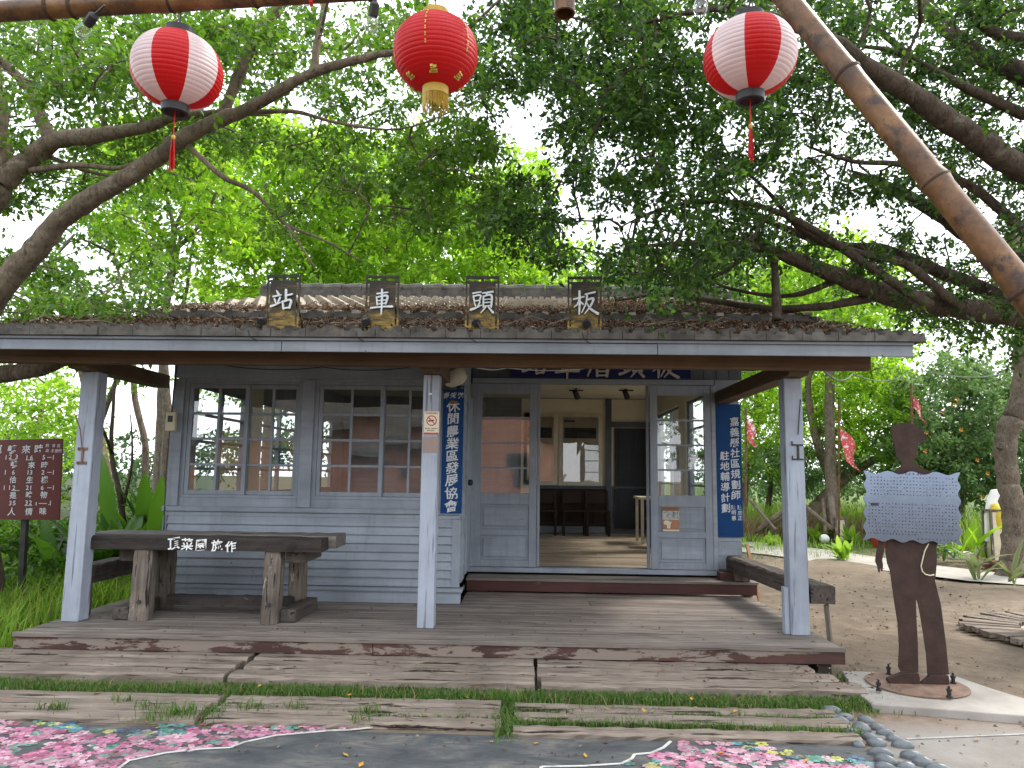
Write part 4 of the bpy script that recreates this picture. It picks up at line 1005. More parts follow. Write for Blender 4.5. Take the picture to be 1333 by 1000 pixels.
def cable(pts, r, label, mat='iron'):
    mb = MB(); limb = [Vector(p) for p in pts]; op = []
    for i in range(len(limb) - 1):
        for j in range(6):
            s = j / 6; q = limb[i].lerp(limb[i + 1], s); q.z -= .08 * (limb[i + 1] - limb[i]).length * s * (1 - s) * 2; op.append(q)
    op.append(limb[-1]); mb.tube(op, r, 5); return one(mb, 'cable', mat, label, 'cable')
cable([P(598, 470, 6.9), P(660, 479, 8.0), P(800, 474, 8.3), P(930, 474, 8.2)], .006, 'grey cable strung across in front of the navy board', 'white')
cable([P(275, 473, 7.2), P(420, 478, 7.3), P(548, 476, 7.2)], .005, 'thin cable sagging above the left windows')
cable([P(940, 472, 7.5), P(965, 482, 7.3), P(1000, 478, 6.9), P(1030, 475, 6.6)], .006, 'black loose cable near the top of the right post', 'black')
cable([P(1064, 473, 6.5), P(1110, 487, 9), P(1190, 478, 12), P(1340, 472, 16)], .008, 'black cable leaving the porch towards the trees', 'black')
cable([P(1040, 500, 26), P(1240, 483, 26), P(1500, 460, 26)], .018, 'upper power line crossing the shrubs', 'white')
cable([P(960, 593, 26), P(1110, 600, 26), P(1333, 609, 26)], .018, 'lower power line crossing the shrubs', 'white')
mb = MB(); c = P(1042, 520, 6.262); mb.tube([(c.x, 6.262, c.z), (c.x - .03, 6.262, c.z - .30)], .004, 5); c = P(1040, 598, 6.262)
for z in (c.z, c.z + .12): mb.box(c.x - .055, c.x + .04, 6.262, 6.269, z - .006, z + .006); mb.box(c.x - .055, c.x - .05, 6.255, 6.269, z - .006, z + .03)
mb.box(c.x - .012, c.x + .004, 6.258, 6.2695, c.z, c.z + .12); one(mb, 'wire_rack', 'iron', 'rusty wire rack fixed to the right post', 'rack')
c = P(107, 592, 6.262); mb = MB()
for z in (c.z + .05, c.z - .07): mb.box(c.x - .045, c.x + .04, 6.262, 6.2695, z - .012, z + .012); mb.box(c.x - .04, c.x - .03, 6.252, 6.2695, z - .012, z + .012)
mb.box(c.x - .006, c.x + .01, 6.256, 6.2695, c.z - .07, c.z + .05); mb.tube([(c.x, 6.255, c.z + .05), (c.x - .03, 6.25, c.z + .22), (c.x - .06, 6.22, c.z + .33)], .005, 5)
one(mb, 'rusty_latch', 'rust_pale', 'rusty bolt latch on the left post', 'latch')

# ================================================================== INSIDE
def frame_panel(x0, x1, z0, z1, label):
    t = thing('display_board', label, 'display', ((x0 + x1) / 2, BY - .03, z0), 'history boards on the rear wall')
    MB().box(x0, x1, BY - .05, BY - .026, z0, z1).build('backing', plain('board_cream', (.66, .61, .48), None, 3, .7), t)
    m_ = (x1 - x0) * .09
    b = MB().box(x0 + m_, x1 - m_, BY - .06, BY - .051, z0 + .09, z1 - .09).build('print', plain('history_print', (.52, .42, .30), (.33, .26, .19), 3, .2, .02, .5), t)
    mb = MB(); mb.box(x0 + m_ * 1.3, x1 - m_ * 1.6, BY - .0635, BY - .0605, z1 - .48, z1 - .28)
    mb.box(x0 + m_ * 1.3, x0 + m_ * 4, BY - .0635, BY - .0605, z1 - .17, z1 - .14); mb.build('film_strip', 'black', t)
    g = MB(); g.add([(x0 + m_, BY - .075, z0 + .07), (x1 - m_, BY - .07, z0 + .07), (x1 - m_, BY - .07, z1 - .07), (x0 + m_, BY - .08, z1 - .07)], [(0, 1, 2, 3)]); g.build('acrylic_cover', 'glass', t)
frame_panel(.52, 1.33, 1.30, 2.66, 'cream history board with a film strip print, right one on the rear wall')
frame_panel(-.15, .47, 1.30, 2.66, 'cream history board half hidden behind the left sliding door')
def chair(x, y, rz, label):
    t = thing('wooden_chair', label, 'chair', (x, y, FZ), 'old chairs inside the station', rz)
    def q(n, mb): mb.build(n, 'dark_wood', t, local=True, bevel=.003)
    q('seat', MB().box(-.21, .21, -.2, .2, .42, .45)); q('backrest', MB().box(-.19, .19, .175, .2, .56, .78))
    for x_ in (-.19, .19):
        q('leg', MB().box(x_ - .02, x_ + .02, -.19, -.15, 0, .42)); q('leg', MB().box(x_ - .02, x_ + .02, .16, .20, 0, .80))
    q('stretcher', MB().box(-.17, .17, -.185, -.165, .2, .23))
chair(.25, 13.5, 0, 'dark old chair against the rear wall, next to the left door leaf'); chair(.78, 13.55, 0, 'dark old chair below the film strip board'); chair(1.2, 13.5, 0, 'dark old chair nearest the rear door')
t = thing('wooden_table', 'pale wooden side table near the right wall inside', 'table', (2.0, 12.2, FZ))
MB().box(1.72, 2.22, 11.9, 12.6, FZ + .70, FZ + .74).build('tabletop', 'cream_box', t, bevel=.004)
for x, y in ((1.75, 11.93), (2.15, 11.93), (1.75, 12.53), (2.15, 12.53)): MB().box(x, x + .045, y, y + .045, FZ, FZ + .70).build('leg', 'cream_box', t)
t = thing('stool', 'dark stool under the pale side table', 'stool', (1.9, 11.6, FZ)); MB().box(1.78, 2.1, 11.4, 11.7, FZ + .4, FZ + .44).build('seat', 'dark_wood', t)
for x, y in ((1.8, 11.42), (2.05, 11.42), (1.8, 11.65), (2.05, 11.65)): MB().box(x, x + .03, y, y + .03, FZ, FZ + .4).build('leg', 'dark_wood', t)
for (px, py, lb) in ((750, 513, 'black ceiling spotlight in front of the film strip board'), (815, 513, 'black ceiling spotlight above the rear door')):
    c = P(px, py, 12.3); mb = MB(); mb.tube([(c.x, 12.3, 2.94), (c.x, 12.3, c.z + .05)], .012, 6); mb.tube([(c.x - .03, 12.26, c.z + .05), (c.x + .03, 12.36, c.z - .06)], [.04, .05], 10); mb.box(c.x - .12, c.x + .12, 12.28, 12.32, c.z + .05, c.z + .07)
    one(mb, 'spotlight', 'black', lb, 'spotlight', group='spotlights inside')
t = thing('ticket_counter', 'grey counter inside behind the left windows', 'counter', (-2.0, 9.5, .4)); MB().box(-3.3, -1.3, 9.4, 9.5, .4, 1.15).build('front_panel', 'dim', t); MB().box(-3.35, -1.25, 9.35, 9.9, 1.151, 1.19).build('top', 'dark_wood', t)

# ================================================================== SONG BOARD AT THE LEFT
t = thing('song_board', 'maroon board with rows of white song characters and numerals on a dark post', 'sign', (-5.35, 7.5, 0))
pa, pb, pc, pd = P(-62, 574, 7.5), P(82, 571, 7.5), P(77.5, 677, 7.5), P(-62, 676, 7.5)
mb = MB(); mb.prism([(pd.x, pd.z), (pc.x, pc.z), (pb.x, pb.z), (pa.x, pa.z)], 'Y', 7.49, 7.51); mb.build('board', 'maroon', t, bevel=.002)
mb = MB(); mb.bar(tuple(P(33, 672, 7.535)), tuple(P(26, 800, 7.535)), .055, .05, (0, 1, 0)); mb.build('post', 'iron', t, bevel=.003)
mb = MB()
def pc_(px, py): c = P(px, py, 7.487); return lambda u, v_: (c.x + u, 7.487, c.z + v_)
sz = 7.5 / 960
for ch, px, py, s in (('時', 50.5, 584.5, 12), ('來', 34, 585, 12), ('轉', 15.5, 585, 12), ('運', -3, 585, 12), ('時', 58, 605.5, 9.5), ('來', 41, 605.5, 9.5), ('轉', 18, 605, 9.5), ('機', 58, 624.5, 9.5), ('生', 38.5, 624.5, 9.5), ('佮', 17, 624.5, 9.5),
                      ('物', 57, 644, 9.5), ('啥', 38, 644, 9.5), ('是', 17, 645, 9.5), ('味', 56, 665.5, 10), ('情', 37.5, 666, 10), ('人', 15, 666, 11)):
    put_text(mb, ch, pc_(px, py), s * sz, .016)
for ch, px, py in (('詞', 61.5, 580), ('吾', 70, 580.3), ('民', 76.5, 580.6), ('曲', 61.5, 586.6), ('王', 68.5, 586.8), ('登', 73.5, 587), ('四', 78, 587)): put_text(mb, ch, pc_(px, py), 4.6 * sz, .01)
for s_, px, py in (('5', 57, 595.5), ('1', 35, 595.8), ('6', 41, 595.8), ('2', 13.5, 594.8), ('3', 21.5, 594.8), ('2', 56, 615), ('1', 36.5, 615), ('3', 40.5, 615), ('6', 17.5, 615), ('6', 55, 635), ('2', 35.5, 635), ('1', 40, 635), ('1', 12.5, 634.8), ('2', 18, 635), ('3', 34.5, 654.5), ('2', 39.5, 654.5), ('3', 13.5, 655), ('5', 18.5, 655)):
    put_text(mb, s_, pc_(px, py), 8.2 * sz, .014, 0, 0)
def dash(x0, x1, py, h=.8): a, b = P(x0, py, 7.487), P(x1, py, 7.487); mb.box(a.x, b.x, 7.486, 7.4885, a.z - h * sz / 2, a.z + h * sz / 2)
for py in (595.5, 615, 635): dash(61.5, 67, py); dash(69, 70, py, 6)
dash(50.5, 61, 655.5); dash(65, 66, 655, 6); dash(63, 64, 657, 1); dash(46.6, 47.6, 656, 4)
for px, py in ((33.5, 598.8), (12, 598.8), (15, 638.5), (32, 658.2)): dash(px, px + 10, py, .7)
for px, py in ((8, 595.5), (7, 615), (5.5, 635)): dash(px - .5, px + .5, py, 6)
mb.build('lettering', 'letter', t)

# ================================================================== METAL FIGURE SIGN
FY = 5.50
slab = MB(); pl = [G(x, y, .055) for x, y in ((1096, 873), (1238, 878), (1300, 899), (1420, 935), (1420, 960), (1340, 932), (1240, 924), (1135, 916), (1112, 898))]
slab.prism([(p.x, p.y) for p in pl], 'Z', -.03, .055); M['slab'] = plain('concrete_slab', (.36, .335, .30), (.24, .22, .195), 2.2, .85, .4)
one(slab, 'concrete_slab', 'slab', 'low concrete slab carrying the rusty figure', 'slab', bevel=.008)
fg = thing('figure_sign', 'rusty steel silhouette of a capped stationmaster holding a wavy metal panel', 'figure sign', tuple(G(1198, 893, .07)))
def fz_(u, v_): c = P(1090 + u / 2.564, 530 + v_ / 2.564, FY); return (c.x, c.z)
body = [(183, 90), (178, 68), (186, 61), (205, 54), (235, 51), (262, 58), (285, 78), (299, 100), (290, 112), (286, 122), (268, 121), (267, 150), (262, 168), (253, 182), (262, 192), (290, 206), (322, 220), (340, 245), (346, 300), (344, 380), (338, 450), (331, 470), (333, 505), (330, 548), (326, 580), (336, 620), (346, 660), (354, 720), (363, 790), (373, 893),
        (302, 893), (298, 830), (288, 760), (275, 680), (268, 648), (262, 641), (263, 660), (265, 720), (269, 790), (271, 886), (212, 882), (204, 868), (207, 800), (202, 720), (191, 650), (184, 600), (177, 548), (167, 520), (162, 485), (166, 440), (158, 350), (154, 270), (170, 232), (190, 214), (214, 196), (216, 188), (205, 175), (196, 160), (191, 135), (190, 116), (180, 110)]
mb = MB(); mb.prism([fz_(*p) for p in body][::-1], 'Y', FY, FY + .008)
arm = [(168, 300), (166, 400), (158, 455), (156, 482), (150, 510), (153, 528), (151, 549), (147, 548), (144, 534), (142, 553), (137, 551), (134, 531), (127, 515), (130, 490), (138, 450), (146, 380), (150, 290)]
mb.prism([fz_(*p) for p in arm][::-1], 'Y', FY + .0005, FY + .0075); mb.build('silhouette', 'rust', fg)
mb = MB()
for pts in ([(215, 884), (206, 888), (190, 894), (166, 904), (164, 912), (172, 921), (200, 926), (240, 930), (262, 928), (272, 922), (272, 905), (268, 886)], [(306, 893), (300, 902), (284, 914), (270, 928), (276, 938), (300, 945), (340, 946), (366, 940), (370, 925), (368, 894)]):
    mb.prism([fz_(*p) for p in pts], 'Y', FY - .02, FY + .02)
mb.build('shoe', 'rust', fg, bevel=.006)
mb = MB(); c = G(1198, 893, .066); mb.lathe([(0, 0), (.325, 0), (.33, .004), (.33, .011), (.325, .013), (0, .013)], (c.x + .0, FY, .0555), 40); mb.build('base_plate', 'rust_pale', fg, smooth=False)
mb = MB()
for px, py in ((1144, 899), (1157, 878), (1241, 890), (1236, 908)):
    c = G(px, py, .068); mb = MB().lathe([(.02, 0), (.02, .012), (.013, .013), (.013, .04), (.018, .041), (.018, .056), (.008, .057), (.008, .075), (0, .076)], (c.x, c.y, .067), 8)
    mb.build('bolt', 'black', fg)
ps = [fz_(82, 212), fz_(402, 218), fz_(409, 462), fz_(80, 444)]
def wav(a, b, n, amp, ph):
    out = []; dx, dz = b[0] - a[0], b[1] - a[1]; l = math.hypot(dx, dz)
    for i in range(48):
        t = i / 48; o_ = amp * math.cos(2 * math.pi * n * t + ph) - amp; out.append((a[0] + dx * t - dz / l * o_, a[1] + dz * t + dx / l * o_))
    return out
poly = wav(ps[0], ps[1], 4, .011, 0) + wav(ps[1], ps[2], 5, .010, 0) + wav(ps[2], ps[3], 5, .011, 0) + wav(ps[3], ps[0], 5, .010, 0)
MB().prism(poly[::-1], 'Y', FY - .030, FY - .024).build('text_panel', 'alu', fg)
mb = MB()   # rows of tiny cut characters: too small to read in the photo, only their strokes are built
def cell(c, s):
    x, z = c; y = FY - .0315; k = rnd.randint(2, 4)
    for i in range(k):
        if rnd.random() < .55: zz_ = z + rnd.uniform(-.45, .45) * s; mb.box(x - s * rnd.uniform(.25, .5), x + s * rnd.uniform(.25, .5), y, y + .0012, zz_ - s * .07, zz_ + s * .07)
        else: xx_ = x + rnd.uniform(-.4, .4) * s; mb.box(xx_ - s * .07, xx_ + s * .07, y + .0002, y + .0013, z - s * rnd.uniform(.2, .5), z + s * rnd.uniform(.2, .5))
rows = [(0.035, .36, .60, 7, 1.5)] + [(.09 + .048 * i, .08, .955, 27, 1) for i in range(6)] + [(.465 + .047 * i, .06, .945, 27, 1) for i in range(8)] + [(.845, .10, .94, 24, 1), (.885, .05, .53, 16, 1), (.935, .56, .93, 11, 1)]
for rv, ua, ub, n, k in rows:
    for i in range(n):
        u = ua + (ub - ua) * i / (n - 1)
        if k == 1 and (rnd.random() < .05 or (u > .8 and rnd.random() < .2)): continue
        top = (ps[0][0] + (ps[1][0] - ps[0][0]) * u, ps[0][1] + (ps[1][1] - ps[0][1]) * u); bot = (ps[3][0] + (ps[2][0] - ps[3][0]) * u, ps[3][1] + (ps[2][1] - ps[3][1]) * u)
        cell((top[0] + (bot[0] - top[0]) * rv, top[1] + (bot[1] - top[1]) * rv), .0125 * k)
c = fz_(118, 324); mb.box(c[0] - .028, c[0] + .028, FY - .0325, FY - .0303, c[1] - .010, c[1] + .010)
mb.build('cut_characters', plain('cut_dark', (.035, .037, .04), None, 5, .7), fg)
mb = MB(); pts = [fz_(*p) for p in ((303, 455), (290, 480), (284, 505), (278, 530), (282, 548), (292, 558), (308, 562), (322, 559))]
mb.tube([(p[0], FY - .006, p[1]) for p in pts], .005, 6); mb.build('pocket_outline', 'cream_box', fg, smooth=True)

# ================================================================== RIVER STONES
SP = [(228, 198, 120, 30), (300, 235, 105, 36), (275, 258, 112, 36), (428, 247, 92, 30), (400, 292, 118, 42), (490, 290, 100, 30), (345, 318, 92, 32), (530, 318, 88, 34), (380, 358, 60, 24), (450, 345, 92, 30), (585, 353, 92, 28), (388, 386, 80, 26), (488, 378, 118, 54), (635, 390, 120, 34), (510, 437, 128, 44), (545, 478, 125, 46), (690, 455, 130, 40), (755, 492, 140, 60), (660, 516, 120, 40), (538, 520, 120, 44), (840, 530, 140, 56), (620, 560, 140, 50), (760, 575, 150, 50), (900, 590, 150, 50)]
order = ['outermost stone by the grass tip', 'small stone second from the grass tip'] 
for i, (u, v_, wu, hu) in enumerate(SP):
    c = G(1030 + u / 4.4, 880 + v_ / 4.4, .02); rx = wu / 4.4 / 2 * (c.y / 960) * .92; ry = rx * rnd.uniform(.42, .6); rz_ = min(.045, rx * .62)
    mb = MB(); n = 14
    for k in range(7):
        ph = -math.pi / 2 + math.pi * k / 6
        for j in range(n):
            th = 2 * math.pi * j / n; q = 1 + .10 * math.sin(2 * th + i) + .06 * math.sin(3 * th + 2 * i)
            mb.v.append((rx * q * math.cos(ph) * math.cos(th), ry * q * math.cos(ph) * math.sin(th), rz_ * math.sin(ph)))
    for k in range(6):
        for j in range(n): mb.f.append((k * n + j, k * n + (j + 1) % n, (k + 1) * n + (j + 1) % n, (k + 1) * n + j)); mb.mi.append(0)
    o = mb.build('river_stone', 'stone', smooth=True); o.location = (c.x, c.y, .012); o.rotation_euler = (R(rnd.uniform(5, 18)), R(rnd.uniform(-4, 10)), R(rnd.uniform(-35, -10)))
    tag(o, 'smooth grey river stone set in the edging between mural and lane', 'stone', 'river stones edging the mural')

# ================================================================== BAMBOO, LANTERNS, BULBS
nt = NT('old_bamboo'); v = coords(nt, (1, 1, 1)); f = noise(nt, v, 9, 6, .7); g_ = noise(nt, coords(nt, (6, 30, 30)), 4, 4)
col = ramp(nt, f, [(.34, (.045, .021, .008)), (.54, (.14, .066, .022)), (.78, (.27, .145, .05))])
col = mixc(nt, nt.n('MapRange', i_Value=noise(nt, v, 17, 5, .7), i_1=.53, i_2=.62, i_3=0., i_4=.9).outputs[0], col, (.032, .016, .010))
M['bamboo'] = finish(nt, col, .42, g_, .2, .003, .4)
M['bamboo_node'] = plain('bamboo_node', (.07, .04, .022), (.03, .018, .012), 30, .7)
def bamboo(a, b, r0, r1, nodes, label, seed):
    a, b = Vector(a), Vector(b); d = b - a; t = thing('bamboo_pole', label, 'bamboo pole', tuple(a)); n = 60
    pts, rs = [], []
    for i in range(n + 1):
        s = i / n; q = a + d * s; r = r0 + (r1 - r0) * s
        for nd in nodes: r += .0042 * math.exp(-((s - nd) * d.length / .012) ** 2)
        pts.append(q + Vector((0, 0, .0015 * math.sin(s * 7 + seed)))); rs.append(r)
    MB().tube(pts, rs, 20).build('culm', 'bamboo', t, smooth=True)
    for nd in nodes:
        mb = MB(); q = a + d * nd + Vector((0, 0, .0015 * math.sin(nd * 7 + seed))); r = r0 + (r1 - r0) * nd; dd = d.normalized(); mb.tube([q - dd * .006, q, q + dd * .006], [r + .0025, r + .0062, r + .0025], 20, False)
        mb.build('node', 'bamboo_node', t, smooth=True)
    return t
A, B = P(-260, 31, 2.38), P(1500, -74, 2.38)
bamboo(A, B, .036, .031, [.075, .19, .208, .282, .345, .43, .52, .61, .7, .8, .9], 'level bamboo pole carrying the lanterns across the top', 1)
A, B = P(985, -50, 2.1), P(1420, 487, 1.75)
bamboo(A, B, .0325, .0370, [.09, .325, .60, .84], 'thick brown bamboo pole slanting down at the right', 3)
mb = MB(); c = P(735, 18, 2.36); mb.tube([(c.x, 2.37, c.z + .35), (c.x, 2.36, c.z)], .036, 20, False); mb.tube([(c.x, 2.36, c.z + .0), (c.x, 2.37, c.z + .35)], .029, 20, False)
mb.add([(c.x + r_ * math.cos(t_), 2.36 + r_ * math.sin(t_), c.z) for r_ in (.029, .036) for t_ in [k * math.pi / 10 for k in range(20)]], [(k, (k + 1) % 20, 20 + (k + 1) % 20, 20 + k) for k in range(20)])
one(mb, 'bamboo_stub', 'bamboo', 'cut bamboo end hanging down between the lanterns', 'bamboo', smooth=True)
def lantern(px, py, wpx, hpx, label, striped, rot, lean):
    Y = 2.40; c = P(px, py, Y); r = wpx * Y / 960 / 2 * 1.0; h = r * hpx / wpx * .96
    t = thing('paper_lantern', label, 'lantern', (c.x, c.y, c.z), 'paper lanterns on the bamboo pole', 0); t.rotation_euler = (R(lean[0]), R(lean[1]), 0)
    prof = []; nr = 22
    a0, a1 = -1.335, 1.335
    for i in range(nr * 3 + 1):
        s = i / (nr * 3); a = a0 + (a1 - a0) * s; bulge = 1 - .018 * abs(math.sin(math.pi * s * nr)) ** .5 if False else 1 - .02 * (abs(math.cos(math.pi * s * nr)))
        prof.append((r * bulge * (math.cos(a) ** .85), h * math.sin(a) / math.sin(a1)))
    mb = MB(); n = 64
    mb.lathe(prof, n=n, mi=(lambda j: int(((j / n * 8) + rot) % 8) % 2) if striped else None)
    mb.build('paper_body', ['red_paper', 'white_paper'] if striped else 'red_paper', t, smooth=False, local=True)
    rc = prof[0][0]; cap = 'black' if striped else 'gold'
    for z, dz, nm in ((-h, -.028, 'bottom_ring'), (h, .028, 'top_ring')):
        m2 = MB(); z0, z1 = sorted((z, z + dz)); m2.lathe([(rc * .80, z0), (rc * 1.06, z0), (rc * 1.08, z1), (rc * .80, z1), (rc * .80, z0)], n=32); m2.bar((-rc * .85, 0, (z0 + z1) / 2), (rc * .85, 0, (z0 + z1) / 2), .008, .006); m2.build(nm, cap, t, smooth=False, local=True)
    m2 = MB(); m2.tube([(0, 0, h), (0, 0, h + .1)], .0025, 5); m2.build('cord', 'black', t, local=True)
    if striped:
        m2 = MB(); m2.tube([(0, 0, -h - .012), (0, 0, -h - .11)], .002, 5); m2.build('tassel_cord', 'red', t, local=True)
        m2 = MB(); m2.lathe([(0, 0), (.006, -.004), (.007, -.012), (.004, -.018), (0, -.018)], (0, 0, -h - .105), 10); m2.build('bead', 'gold', t, local=True)
        m2 = MB()
        for k in range(34):
            a = rnd.uniform(0, 6.28); q = rnd.uniform(0, 1) ** .5; m2.tube([(.003 * math.cos(a), .003 * math.sin(a), -h - .122), (q * .008 * math.cos(a), q * .008 * math.sin(a), -h - .17), (q * .010 * math.cos(a + .3), q * .010 * math.sin(a + .3), -h - rnd.uniform(.21, .24))], .0012, 3, False)
        m2.build('tassel', 'red', t, local=True)
    else:
        m2 = MB()
        for k in range(90):
            a = k / 90 * 6.2832 + rnd.uniform(-.03, .03); rr = rc * 1.02; e = rnd.uniform(.035, .058); m2.tube([(rr * math.cos(a), rr * math.sin(a), -h - .026), (rr * 1.04 * math.cos(a), rr * 1.04 * math.sin(a), -h - .028 - e * .5), (rr * 1.02 * math.cos(a + .04), rr * 1.02 * math.sin(a + .04), -h - .03 - e)], .0013, 3, False)
        m2.build('fringe', 'gold', t, local=True)
        m2 = MB()
        def surf(az, s): 
            a = a0 + (a1 - a0) * s; q = r * 1.004 * math.cos(a) ** .85; return Vector((q * math.cos(az), q * math.sin(az), h * math.sin(a) / math.sin(a1)))
        for az in [R(-96 + 60 * k) for k in range(6)]:
            m2 = MB()
            for k in range(21):
                if k % 3 == 2: continue
                s0, s1 = .38 + k * .022, .38 + k * .022 + .016
                m2.bar(surf(az, s0), surf(az, s1), .0045, .002)
            m2.build('gold_stitching', 'gold', t, local=True); m2 = MB()
            azc = az + R(8)
            for (da, s_, wa) in ((0, .16, 9), (2, .14, 14), (1, .12, 18), (-2, .18, 5), (4, .172, 6)):
                pa, pb = surf(azc + R(da - wa / 2), s_), surf(azc + R(da + wa / 2), s_); m2.bar(pa, pb, .004, .0095)
            m2.build('gold_motif', 'gold', t, local=True)
lantern(231, 92, 122, 104, 'red and white striped lantern hanging at the left end', True, 2.15, (3, 1))
lantern(567, 70, 119, 104, 'plain red lantern with gold fringe in the centre', False, 0, (2, -1))
lantern(976, 75, 126, 106, 'red and white striped lantern hanging beside the slanting bamboo', True, 2.58, (3, 0))
def bulb(px, py, az, tilt, label):
    c = P(px, py, 2.36); t = thing('glass_bulb', label, 'light bulb', tuple(c), 'clear bulbs of the light string'); t.rotation_euler = (R(tilt), 0, R(az))
    MB().lathe([(0, -.055), (.012, -.053), (.022, -.04), (.025, -.025), (.02, -.006), (.012, .008)], n=18).build('globe', 'bulb', t, smooth=True, local=True)
    MB().lathe([(0, .002), (.015, .002), (.017, .01), (.017, .045), (.008, .055), (0, .056)], n=14).build('socket', 'black', t, local=True)
    MB().tube([(0, 0, .05), (.01, .0, .10)], .004, 5).build('wire', 'black', t, local=True)
bulb(113, 33, 60, 60, 'clear bulb on a black socket near the left striped lantern'); bulb(485, 24, 30, 25, 'clear bulb beside the plain red lantern'); bulb(912, 0, 0, 8, 'clear bulb at the top edge above the right striped lantern')
mb = MB(); c = P(409, 2, 2.342); mb.tube([P(405, -14, 2.33), P(404.5, 3, 2.335), P(406, 8, 2.345)], .007, 5); one(mb, 'red_tie', 'red', 'red tie wrapped round the bamboo between two lanterns', 'tie')

# ================================================================== TREES
def L3(*pts): return [(P(x, y, Y), r) for x, y, Y, r in pts]
# right banyan, its trunk just outside the frame; limbs reach over roof and yard
gapsA = [(690, 195, 55, 38), (800, 62, 45, 20), (760, 265, 42, 26), (770, 310, 40, 22), (640, 175, 40, 60), (1000, 235, 34, 16), (1075, 190, 22, 14), (1290, 205, 30, 16), (1240, 335, 40, 16), (1150, 210, 22, 12), (700, 140, 40, 22), (900, 205, 30, 14), (860, 300, 36, 18)]
base = P(1400, 720, 7.0); base.z = 0
lr = [
 [(Vector((base.x + .1, 7.1, -.1)), .42), (Vector((base.x, 7.0, .9)), .30), (P(1440, 560, 7), .27), (P(1445, 440, 7), .24), (P(1450, 330, 6.8), .22), (P(1440, 240, 6.4), .19), (P(1410, 60, 6.2), .16)],
 L3((1450, 440, 7, 0.176), (1400, 425, 7, 0.1408), (1333, 410, 7, 0.1188), (1240, 400, 6.9, 0.1056), (1160, 386, 6.8, 0.0968), (1095, 362, 6.7, 0.0836), (1040, 340, 6.6, 0.066), (985, 322, 6.4, 0.044), (905, 316, 6.2, 0.0264), (830, 322, 6.1, 0.01232)),
 L3((1440, 300, 6.6, 0.1404), (1380, 252, 6.1, 0.117), (1320, 213, 5.8, 0.0975), (1250, 168, 5.5, 0.0897), (1190, 125, 5.3, 0.078), (1130, 88, 5.1, 0.0663), (1085, 55, 5.0, 0.0546), (1010, 25, 4.9, 0.039), (930, 12, 4.9, 0.0234), (840, 30, 5.1, 0.0117)),
 L3((1450, 150, 6.5, 0.136), (1390, 118, 6.8, 0.12), (1320, 92, 6.9, 0.104), (1270, 68, 7, 0.088), (1235, 40, 7.1, 0.072), (1200, 0, 7.2, 0.064), (1170, -60, 7.2, 0.048)),
 L3((1440, 390, 7.3, .13), (1333, 345, 7.5, .10), (1285, 322, 7.5, .09), (1230, 285, 7.6, .08), (1172, 250, 7.7, .055), (1110, 225, 7.8, .03)),
 L3((1420, 425, 7.2, .12), (1320, 392, 7.3, .085), (1220, 352, 7.4, .07), (1150, 325, 7.5, .055), (1080, 318, 7.6, .045), (1010, 292, 7.7, .04), (960, 268, 7.8, .03), (900, 262, 7.9, .02), (830, 285, 8, .012)),
 L3((1150, 384, 6.8, .05), (1080, 398, 6.9, .04), (1000, 402, 7.2, .035), (930, 392, 7.6, .03), (860, 384, 7.9, .018), (800, 392, 8, .01)),
 L3((1008, 338, 6.5, .032), (1010, 375, 6.5, .036), (1012, 417, 6.5, .045)),
 L3((1210, 398, 6.6, .05), (1140, 352, 6.5, .042), (1060, 300, 6.4, .034), (1000, 272, 6.3, .026), (940, 262, 6.2, .018), (860, 272, 6.2, .010), (800, 300, 6.2, .006)),
 L3((1250, 402, 6.7, .05), (1180, 345, 6.6, .04), (1120, 330, 6.6, .034), (1050, 305, 6.5, .028), (1000, 250, 6.4, .018), (960, 215, 6.3, .010)),
 L3((1333, 300, 6.2, .045), (1260, 240, 6.1, .034), (1180, 215, 6, .026), (1110, 210, 6, .018), (1050, 190, 6, .010)),
 L3((1333, 150, 6, .05), (1250, 110, 5.9, .036), (1170, 70, 5.8, .024), (1120, 60, 5.8, .012)),
 L3((1280, 70, 7, .07), (1220, 95, 7, .05), (1150, 45, 7, .03), (1110, 20, 7, .02)),
 L3((1390, 60, 6.3, .09), (1300, 45, 6.2, .05), (1260, 10, 6.2, .04), (1230, -40, 6.2, .03)),
 L3((1100, 360, 6.7, .04), (1030, 385, 6.9, .022), (960, 378, 7.2, .016), (880, 355, 7.3, .012), (800, 345, 7.3, .008)),
 L3((985, 320, 6.4, .03), (940, 355, 6.6, .02), (880, 372, 7, .012), (810, 362, 7.2, .007)),
]
cA = scatter([(640, -30), (1000, -40), (1020, 120), (1050, 260), (1000, 330), (930, 335), (880, 380), (800, 372), (760, 345), (700, 335), (640, 320), (630, 240), (615, 120)], 330, 4.6, 8.2, gapsA)
cA += scatter([(1000, -40), (1420, -60), (1420, 330), (1300, 300), (1180, 250), (1050, 260), (1000, 100)], 330, 5.6, 8.8, gapsA + [(1130, 290, 40, 18), (1260, 270, 30, 14), (1060, 285, 22, 10), (1300, 380, 30, 8), (1190, 330, 40, 10)])
cA += scatter([(820, 300), (1000, 270), (1200, 300), (1380, 330), (1400, 470), (1250, 440), (1150, 400), (1050, 372), (960, 372), (860, 385), (800, 360)], 120, 6.4, 8.6, gapsA + [(1130, 290, 40, 18), (1060, 300, 22, 12), (1210, 335, 50, 14), (1080, 335, 18, 8)])
cA += scatter([(660, 0), (900, 0), (900, 180), (760, 170), (660, 110)], 90, 4.8, 7.0)
# unseen clumps added overhead to keep light off porch and deck
cA += [(rnd.uniform(.5, 6.5), rnd.uniform(-1.5, 6.5), rnd.uniform(4.9, 6.6)) for _ in range(150)]
tree('banyan_tree', 'dark spreading banyan whose limbs reach over the roof from the right', 'tree', (base.x, 7.0, 0), lr, cA, .30, 96, .060, .5, 'leaf_dark', 'bark_dark', six=False, flat=.55, r0=.013)
